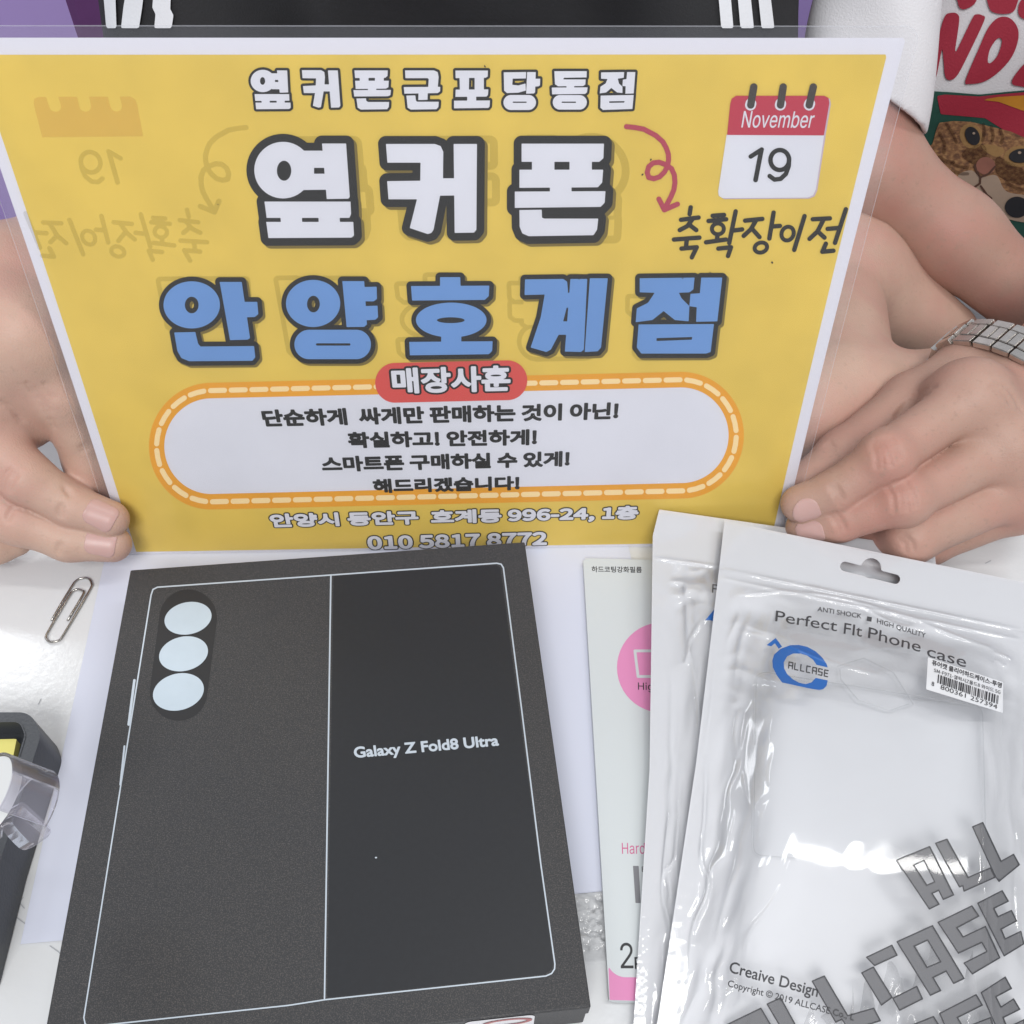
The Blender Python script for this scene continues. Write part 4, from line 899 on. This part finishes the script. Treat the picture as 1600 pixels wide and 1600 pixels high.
def tee1(P):
    b_ = np.sqrt(((P[..., 0] - .14) / 1.5) ** 2 + (P[..., 1] - .365) ** 2 + (np.maximum(np.abs(P[..., 2] - .0) - .27, 0)) ** 2) - .106
    s = su(.02, cone(sh1 + [0, -.01, .02], sl1, .058, .052)); s2 = cone(sh1b + [0, -.01, .02], sl1b, .058, .052)
    d = smin(smin(b_, s(P), .03), s2(P), .03)
    return d + .003 * np.sin(P[..., 0] * 55 + P[..., 2] * 30) * np.sin(P[..., 2] * 38 + 1.3)
v, fc = nets(tee1, (-.16, .15, -.36), (.46, .52, .42), .005); top1 = mesh_obj('jersey_top', v, fc, black, p1)
tm1 = lambda off: (lambda x, y: trace(tee1, x, y, off))
for sh in ([(161, -14), (180, -14), (182, 44), (166, 44)], [(197, -14), (225, -14), (222, 12), (217, 44), (189, 44), (193, 10)], [(240, -14), (267, -14), (266, 14), (271, 24), (268, 44), (241, 44), (243, 22), (238, 12)],
           [(1122, -14), (1141, -14), (1146, 44), (1127, 44)], [(1152, -14), (1172, -14), (1178, 44), (1157, 44)], [(1184, -14), (1203, -14), (1210, 44), (1190, 44)]):
    fill('sleeve_stripe', poly(sh), tm1(.0015), stripe, top1, step=3, merge=False)
navy = mat('dark navy cloth', (.03, .033, .05), .8, bump=.2, bscale=600)
v, fc = nets(su(.03, cone((.07, .40, -.26), (.03, .02, -.22), .085, .07), cone((.21, .40, -.26), (.25, .02, -.22), .085, .07)), (-.1, -.1, -.4), (.38, .52, -.12), .008); mesh_obj('trousers', v, fc, navy, p1)

# ---- person in white: left hand with watch pinches the right edge
I_t, I_d, I_p, I_m = D(1250, 787, .409), D(1306, 767, .403), D(1384, 714, .393), D(1514, 624, .406)
M_t, M_d, M_p, M_m = D(1258, 823, .416), D(1312, 812, .409), D(1412, 779, .397), D(1572, 698, .409)
R_t, R_d, R_p, R_m = D(1345, 842, .436), D(1375, 850, .428), D(1425, 838, .409), D(1592, 760, .416)
P_t, P_d, P_p, P_m = D(1370, 850, .440), D(1400, 858, .436), D(1450, 848, .427), D(1590, 790, .424)
T_t, T_i, T_m, T_c = D(1254, 757, .425), D(1318, 712, .428), D(1425, 628, .436), D(1525, 580, .440)
W2 = D(1592, 632, .434); el2 = np.array([.60, .235, .10]); sh2 = np.array([.68, .40, .30])
I2 = su(.004, chain([I_m, I_p, I_d, I_t], [.0116, .0104, .0092, .0082], .003), ball(I_p - FWD * .0008, .0113)); M2 = su(.004, chain([M_m, M_p, M_d, M_t], [.0118, .0106, .0094, .0083], .003), ball(M_p - FWD * .0008, .0115))
R2 = chain([R_m, R_p, R_d, R_t], [.0122, .0112, .0100, .0086], .004); P2 = chain([P_m, P_p, P_d, P_t], [.0112, .0098, .0088, .0078], .004)
T2 = chain([T_c, T_m, T_i, T_t], [.0165, .0128, .0112, .0088], .006)
palm2 = su(.013, cone(W2, I_m, .020, .0135), cone(W2, M_m, .020, .0135), cone(W2, R_m, .019, .013), cone(W2, P_m, .018, .012), cone(W2, T_c, .020, .018), cone(T_m, I_m, .010, .011), cone(I_m, M_m, .013, .013), cone(M_m, R_m, .0130, .0125))
fore2 = su(.02, cone(W2, el2, .0235, .040), cone(el2, sh2, .042, .05))
fing2 = su(.0014, I2, M2, R2, P2)
knuck = su(.004, ball(I_m - FWD * .003, .0125), ball(M_m - FWD * .003, .0125))
def hand2(P): return smin(smin(smin(smin(palm2(P), knuck(P), .008), T2(P), .005), fing2(P), .0045), fore2(P), .012)
ten2 = [(W2 + (I_m - W2) * .3 - FWD * .018, I_m - FWD * .013), (W2 + (M_m - W2) * .3 - FWD * .018, M_m - FWD * .013), (M_m - FWD * .011 + (W2 - M_m) * .1, W2 * .5 + R_m * .5 - FWD * .017)]
cr2 = on_skin(hand2, [(1368, 688), (1378, 708), (1380, 730)], [(1384, 684), (1396, 699), (1405, 720)], [(1376, 686), (1387, 704), (1393, 727)], [(1362, 694), (1369, 711), (1370, 732)], [(1392, 684), (1406, 702), (1412, 714)],
              [(1298, 762), (1308, 775), (1313, 790)], [(1305, 759), (1313, 770), (1318, 782)], [(1397, 754), (1407, 772), (1409, 797)], [(1413, 750), (1426, 770), (1431, 792)], [(1405, 752), (1417, 774), (1419, 798)], [(1388, 762), (1396, 778), (1397, 800)],
              [(1299, 806), (1308, 818), (1312, 832)], [(1306, 802), (1317, 818), (1320, 828)], [(1400, 652), (1408, 641), (1420, 626), (1440, 611), (1462, 603)], [(1412, 640), (1430, 622), (1450, 615)],
              [(1556, 596), (1578, 610), (1596, 640)], [(1548, 604), (1566, 612), (1580, 630)], [(1404, 842), (1414, 850), (1416, 862)], [(1412, 838), (1424, 848), (1427, 860)], [(1296, 692), (1304, 700)], [(1290, 696), (1299, 705)])
hand2g = groove(groove(hand2, ten2, -.0011, .0030), cr2, .0011, .0009)
# right arm: down from the sleeve, elbow behind the sign, forearm to the right
hemB = Yy(1350, 150, .262); hemA = hemB + np.array([-.002, .11, .22])
sh2r = hemA + np.array([0, 0, .01]); a_e = Yy(1362, 262, .245); a_w = Yy(1670, 520, .19)
a_m = Yy(1490, 372, .225)
armA = su(.014, cone(sh2r, hemB, .0215, .022), cone(hemB, a_e, .022, .0255), cone(a_e, a_m, .0255, .0232), cone(a_m, a_w, .0235, .020))
torso2 = lambda P: (np.sqrt(((P[..., 0] - .535) / 1.45) ** 2 + (P[..., 1] - .42) ** 2 + (np.maximum(np.abs(P[..., 2] - .03) - .22, 0)) ** 2) - .085)
def body2(P): return np.minimum(hand2g(P), armA(P))
p2 = empty('person', (.53, .42, -.74), 'person in a white tee with red lettering and cat print, wearing the watch', 'person')
v, fc = nets(body2, (.27, -.06, -.06), (.76, .47, .36), .0009); v, fc = join((v, fc), nets(torso2, (.35, .2, -.23), (.75, .54, .36), .006)); mesh_obj('body', v, fc, skin2, p2)
nail(p2, I2, D(1254, 796, .404), I_d, -FWD * 1.0 + DN * .75, .0108, .0108); nail(p2, M2, D(1262, 828, .411), M_d, -FWD * 1.0 + DN * .5, .0105, .0105)
wtee = mat('white cotton', (.72, .71, .73), .8, .3, noise=.03, nscale=20, bump=.3, bscale=1000)

axA = (hemB - hemA) / np.linalg.norm(hemB - hemA)
def tee2_body(P):
    b_ = np.sqrt(((P[..., 0] - .575) / 2.0) ** 2 + (P[..., 1] - .405) ** 2 + (np.maximum(np.abs(P[..., 2] - .0) - .27, 0)) ** 2) - .104
    s2 = cone((.69, .40, .30), (.66, .30, .14), .062, .058)
    return smin(b_, s2(P), .03) + .0034 * np.sin(P[..., 0] * 60 - P[..., 2] * 25) * np.sin(P[..., 2] * 30 + .5)
sleeve_c = cone(hemA, hemB + axA * .05, .0290, .0325)
def sleeve2(P):
    s = sleeve_c(P) + .0022 * np.sin(P[..., 0] * 110 + P[..., 2] * 60)
    return np.maximum(np.abs(s) - .0017, (P - hemB) @ axA - .55 * (P[..., 0] - hemB[0]))
v, fc = nets(tee2_body, (.26, .15, -.36), (.90, .54, .42), .004); top2 = mesh_obj('tee_shirt', v, fc, wtee, p2)
v, fc = nets(sleeve2, hemB + [-.09, -.09, -.06], hemB + [.10, .18, .26], .0017); mesh_obj('sleeve', v, fc, wtee, p2)
tm2 = lambda lv: (lambda x, y: trace(tee2_body, x, y, .0010 + .0004 * lv))
oN = (1380, 0, 6.667); Nn = lambda *p: crop_poly(p, *oN)
def spoly(f_pts):
    p = np.array(f_pts, float); n = len(p); return poly(spline(np.vstack([p[-2:], p, p[:2]]), 5)[10:10 + 5 * n])
def Ns(*p): return spoly([(oN[0] + x / oN[2], oN[1] + y / oN[2]) for x, y in p])
def Ps(*p): return spoly([(oP[0] + x / oP[2], oP[1] + y / oP[2]) for x, y in p])
redp = mat('red shirt print', lin(176, 44, 66, .8), .7, bump=.2, bscale=900)
letters2 = union(grow(Ns((430, -120), (580, -120), (580, 10), (520, 55), (460, 60), (440, 20)), 2), grow(Ns((770, -120), (970, -120), (950, 20), (860, 80), (810, 75), (790, 20)), 2), grow(Ns((1105, -120), (1390, -120), (1375, 60), (1320, 125), (1180, 125), (1115, 70)), 2), grow(Ns((1440, 20), (1560, -60), (1560, 180), (1430, 160)), 2),
    grow(Ns((470, 160), (545, 150), (560, 175), (520, 400), (490, 420), (465, 300)), 2), grow(Ns((640, 200), (700, 145), (770, 155), (780, 240), (735, 560), (755, 570), (930, 210), (970, 160), (1030, 170), (1040, 220), (880, 560), (770, 770), (700, 825), (655, 790), (640, 640), (625, 490), (605, 500), (545, 790), (530, 720), (540, 560)), 1.5),
    minus(grow(Ns((870, 830), (1010, 500), (1100, 300), (1200, 195), (1310, 195), (1390, 290), (1395, 420), (1330, 590), (1200, 740), (1050, 840), (900, 865)), 1.5), Ns((1090, 640), (1110, 520), (1180, 410), (1225, 400), (1235, 450), (1190, 580), (1120, 655))),
    grow(Ns((1350, 860), (1380, 790), (1480, 670), (1560, 640), (1560, 880), (1400, 885)), 1.5))
fill('red_lettering', letters2, tm2(1), redp, top2, step=2, merge=False)
fur = bpy.data.materials.new('tabby fur print'); fur.use_nodes = True; nt = fur.node_tree; b = nt.nodes['Principled BSDF']; b.inputs['Roughness'].default_value = .8
tcn = nt.nodes.new('ShaderNodeTexCoord'); mp = nt.nodes.new('ShaderNodeMapping'); mp.inputs['Scale'].default_value = (240, 240, 330); mp.inputs['Rotation'].default_value = (0, .5, 0)
nn = nt.nodes.new('ShaderNodeTexNoise'); nn.inputs['Scale'].default_value = 1.6; nn.inputs['Detail'].default_value = 6; rp = nt.nodes.new('ShaderNodeValToRGB')
rp.color_ramp.elements[0].position = .34; rp.color_ramp.elements[0].color = (*lin(112, 78, 58, .8), 1); rp.color_ramp.elements[1].position = .68; rp.color_ramp.elements[1].color = (*lin(186, 142, 96, .8), 1)
e_ = rp.color_ramp.elements.new(.5); e_.color = (*lin(150, 108, 74, .8), 1)
nt.links.new(tcn.outputs['Object'], mp.inputs[0]); nt.links.new(mp.outputs[0], nn.inputs['Vector']); nt.links.new(nn.outputs[0], rp.inputs[0]); nt.links.new(rp.outputs[0], b.inputs['Base Color'])
green = mat('green shirt print', lin(36, 84, 72, .8), .75, noise=.15, nscale=60); mustard = mat('mustard shirt print', lin(206, 140, 40, .8), .75, noise=.1, nscale=80)
furl = ink('pale fur print', lin(206, 182, 162, .8), .72); tanr = ink('tan fur print', lin(206, 166, 112, .8), .55); brn = ink('brown fur print', lin(78, 50, 38, .8), .38)
nosep = mat('nose print', lin(158, 104, 88, .8), .7, noise=.1, nscale=120); eyep = mat('dark eye print', (.02, .02, .024), .6); darkf = mat('dark fur print', lin(92, 62, 50, .8), .8, noise=.15, nscale=150)
oP = (1380, 200, 7.273); Pn = lambda *p: crop_poly(p, *oP)
fill('print_ground', Nn((440, 1010), (520, 950), (700, 960), (1000, 985), (1300, 955), (1600, 930), (1600, 2900), (400, 2900)), tm2(1), green, top2, step=3, merge=False)
fill('cap_print', Nn((560, 1000), (640, 985), (1000, 1005), (1300, 975), (1600, 950), (1600, 1520), (1330, 1400), (1060, 1230), (600, 1190)), tm2(2), redp, top2, step=3, merge=False)
fill('cap_band', Nn((1020, 1040), (1200, 1010), (1600, 985), (1600, 1200), (1420, 1140), (1200, 1060)), tm2(3), mustard, top2, step=2, merge=False)
fill('cat_face', union(Pn((500, 230), (560, 180), (610, 0), (640, -60), (800, -80), (1000, -70), (1250, -10), (1450, 40), (1700, 150), (1700, 1060), (1400, 1040), (1140, 960), (900, 700))), tm2(3), fur, top2, step=2, merge=False)
fill('pale_muzzle', union(Ps((850, 540), (1000, 480), (1080, 540), (1130, 560), (1290, 540), (1400, 720), (1700, 800), (1700, 1065), (1350, 1020), (1130, 950), (960, 700))), tm2(4), furl, top2, step=2, merge=False)
fill('eye_rim', union(EA(1000, 95, 125, 150, oP, -.5), EA(1560, 320, 190, 120, oP, -.1), Ps((1120, 200), (1250, 190), (1380, 250), (1300, 330), (1180, 280))), tm2(4), tanr, top2, step=2, merge=False)
for q in (EA(1015, 90, 78, 110, oP, -.45), EA(1570, 315, 140, 80, oP, -.1)): fill('cat_eye', q, tm2(6), eyep, top2, step=1.5, merge=False)
fill('dark_disc', EA(1520, 900, 135, 120, oP), tm2(6), eyep, top2, step=1.5, merge=False)
fill('fur_shading', union(Ps((1000, 220), (1120, 180), (1180, 260), (1150, 380), (1040, 420), (900, 330), (920, 250)), Ps((1290, 330), (1420, 380), (1600, 480), (1600, 640), (1400, 600), (1280, 500))), tm2(4), brn, top2, step=2, merge=False)
for l in ([(640, 60), (700, 180), (690, 280)], [(720, -40), (790, 60), (830, 160)], [(1140, -40), (1150, 60), (1130, 140)], [(1230, -20), (1250, 80), (1240, 150)], [(1330, 20), (1360, 110), (1340, 170)], [(780, 400), (860, 440), (960, 450)], [(820, 500), (890, 520), (960, 520)], [(640, 330), (720, 380), (800, 390)], [(1400, 620), (1500, 680), (1590, 700)]):
    fill('fur_stripe', line([(oP[0] + x / oP[2], oP[1] + y / oP[2]) for x, y in l], 2.6), tm2(5), brn, top2, step=1.5, merge=False)
for q in (EA(1030, 60, 16, 14, oP), EA(1550, 280, 20, 16, oP)): fill('eye_glint', q, tm2(8), furl, top2, step=.7, merge=False)
fill('cat_nose', union(EA(1165, 430, 110, 100, oP)), tm2(5), nosep, top2, step=1.5, merge=False)
fill('cat_mouth', union(*[line([(oP[0] + x / oP[2], oP[1] + y / oP[2]) for x, y in l], 1.6) for l in ([(1040, 420), (1060, 490), (1105, 560), (1100, 630), (1040, 670), (950, 690)], [(1105, 560), (1200, 520), (1270, 440)], [(1110, 660), (1180, 760), (1230, 800)])]), tm2(6), darkf, top2, step=1, merge=False)
v, fc = nets(su(.03, cone((.46, .42, -.26), (.45, .05, -.2), .085, .07), cone((.62, .42, -.26), (.66, .05, -.2), .085, .07)), (.3, -.08, -.4), (.8, .54, -.1), .008); mesh_obj('trousers', v, fc, mat('dark trousers', (.03, .03, .036), .8), p2)

# ---- wristwatch on that hand
steel = mat('polished steel', (.60, .57, .54), .20, metal=1, noise=.08, nscale=300); steel.node_tree.nodes['Principled BSDF'].inputs['Roughness'].default_value = .26
wt = empty('wristwatch', tuple(W2), 'polished steel link bracelet watch on the left wrist of the person in white', 'watch')
ax = el2 - W2; ax /= np.linalg.norm(ax); wc = W2 + ax * .002
e_a = -FWD - ax * (-FWD @ ax); e_a /= np.linalg.norm(e_a); e_b = np.cross(ax, e_a)
def wr_pt(a):
    d = math.cos(a) * e_a + math.sin(a) * e_b; t = np.linspace(.005, .06, 220); v_ = hand2(wc + t[:, None] * d); i = np.argmax(v_ > 0); return d, t[i]
NL = 26
rad = [wr_pt(2 * math.pi * i / NL) for i in range(NL)]
rs = np.array([r for _, r in rad])
for _ in range(5): rs = (rs * 2 + np.roll(rs, 1) + np.roll(rs, -1)) / 4
rs = np.maximum(rs, np.array([r for _, r in rad]) - .0006) + .0017
LP = [wc + rad[i][0] * rs[i] for i in range(NL)]
def link_mesh(name, c, tdir, ndir, boxes, m, parent):
    bm = bmesh.new()
    for (u0, u1, w0, w1_, h0, h1) in boxes:
        r_ = bmesh.ops.create_cube(bm, size=1)
        for v_ in r_['verts']:
            q = v_.co; u_ = (u0 + u1) / 2 + q[0] * (u1 - u0); ww = (w0 + w1_) / 2 + q[1] * (w1_ - w0); hh = (h0 + h1) / 2 + q[2] * (h1 - h0)
            v_.co = Vector(c + tdir * u_ + ax * ww + ndir * hh)
        es = list({e2_ for v_ in r_['verts'] for e2_ in v_.link_edges}); bmesh.ops.bevel(bm, geom=es, offset=.0004, segments=2, affect='EDGES')
    bmesh.ops.recalc_face_normals(bm, faces=bm.faces); return bm_obj(name, bm, m, parent)
for i in range(NL):
    t2 = LP[(i + 1) % NL] - LP[i - 1]; L_ = np.linalg.norm(t2) / 2; tdir = t2 / (2 * L_); d = np.cross(tdir, ax); d /= np.linalg.norm(d); d = d if d @ rad[i][0] > 0 else -d
    hw = .0090
    link_mesh('bracelet_link', LP[i], tdir, d, [(-L_ * .46, L_ * .46, -hw, -hw + .0046, -.0016, .0014), (-L_ * .46, -L_ * .02, -hw + .0049, hw - .0049, -.0010, .0015), (L_ * .02, L_ * .46, -hw + .0049, hw - .0049, -.0010, .0015), (-L_ * .46, L_ * .46, hw - .0046, hw, -.0012, .0012)], steel, wt)
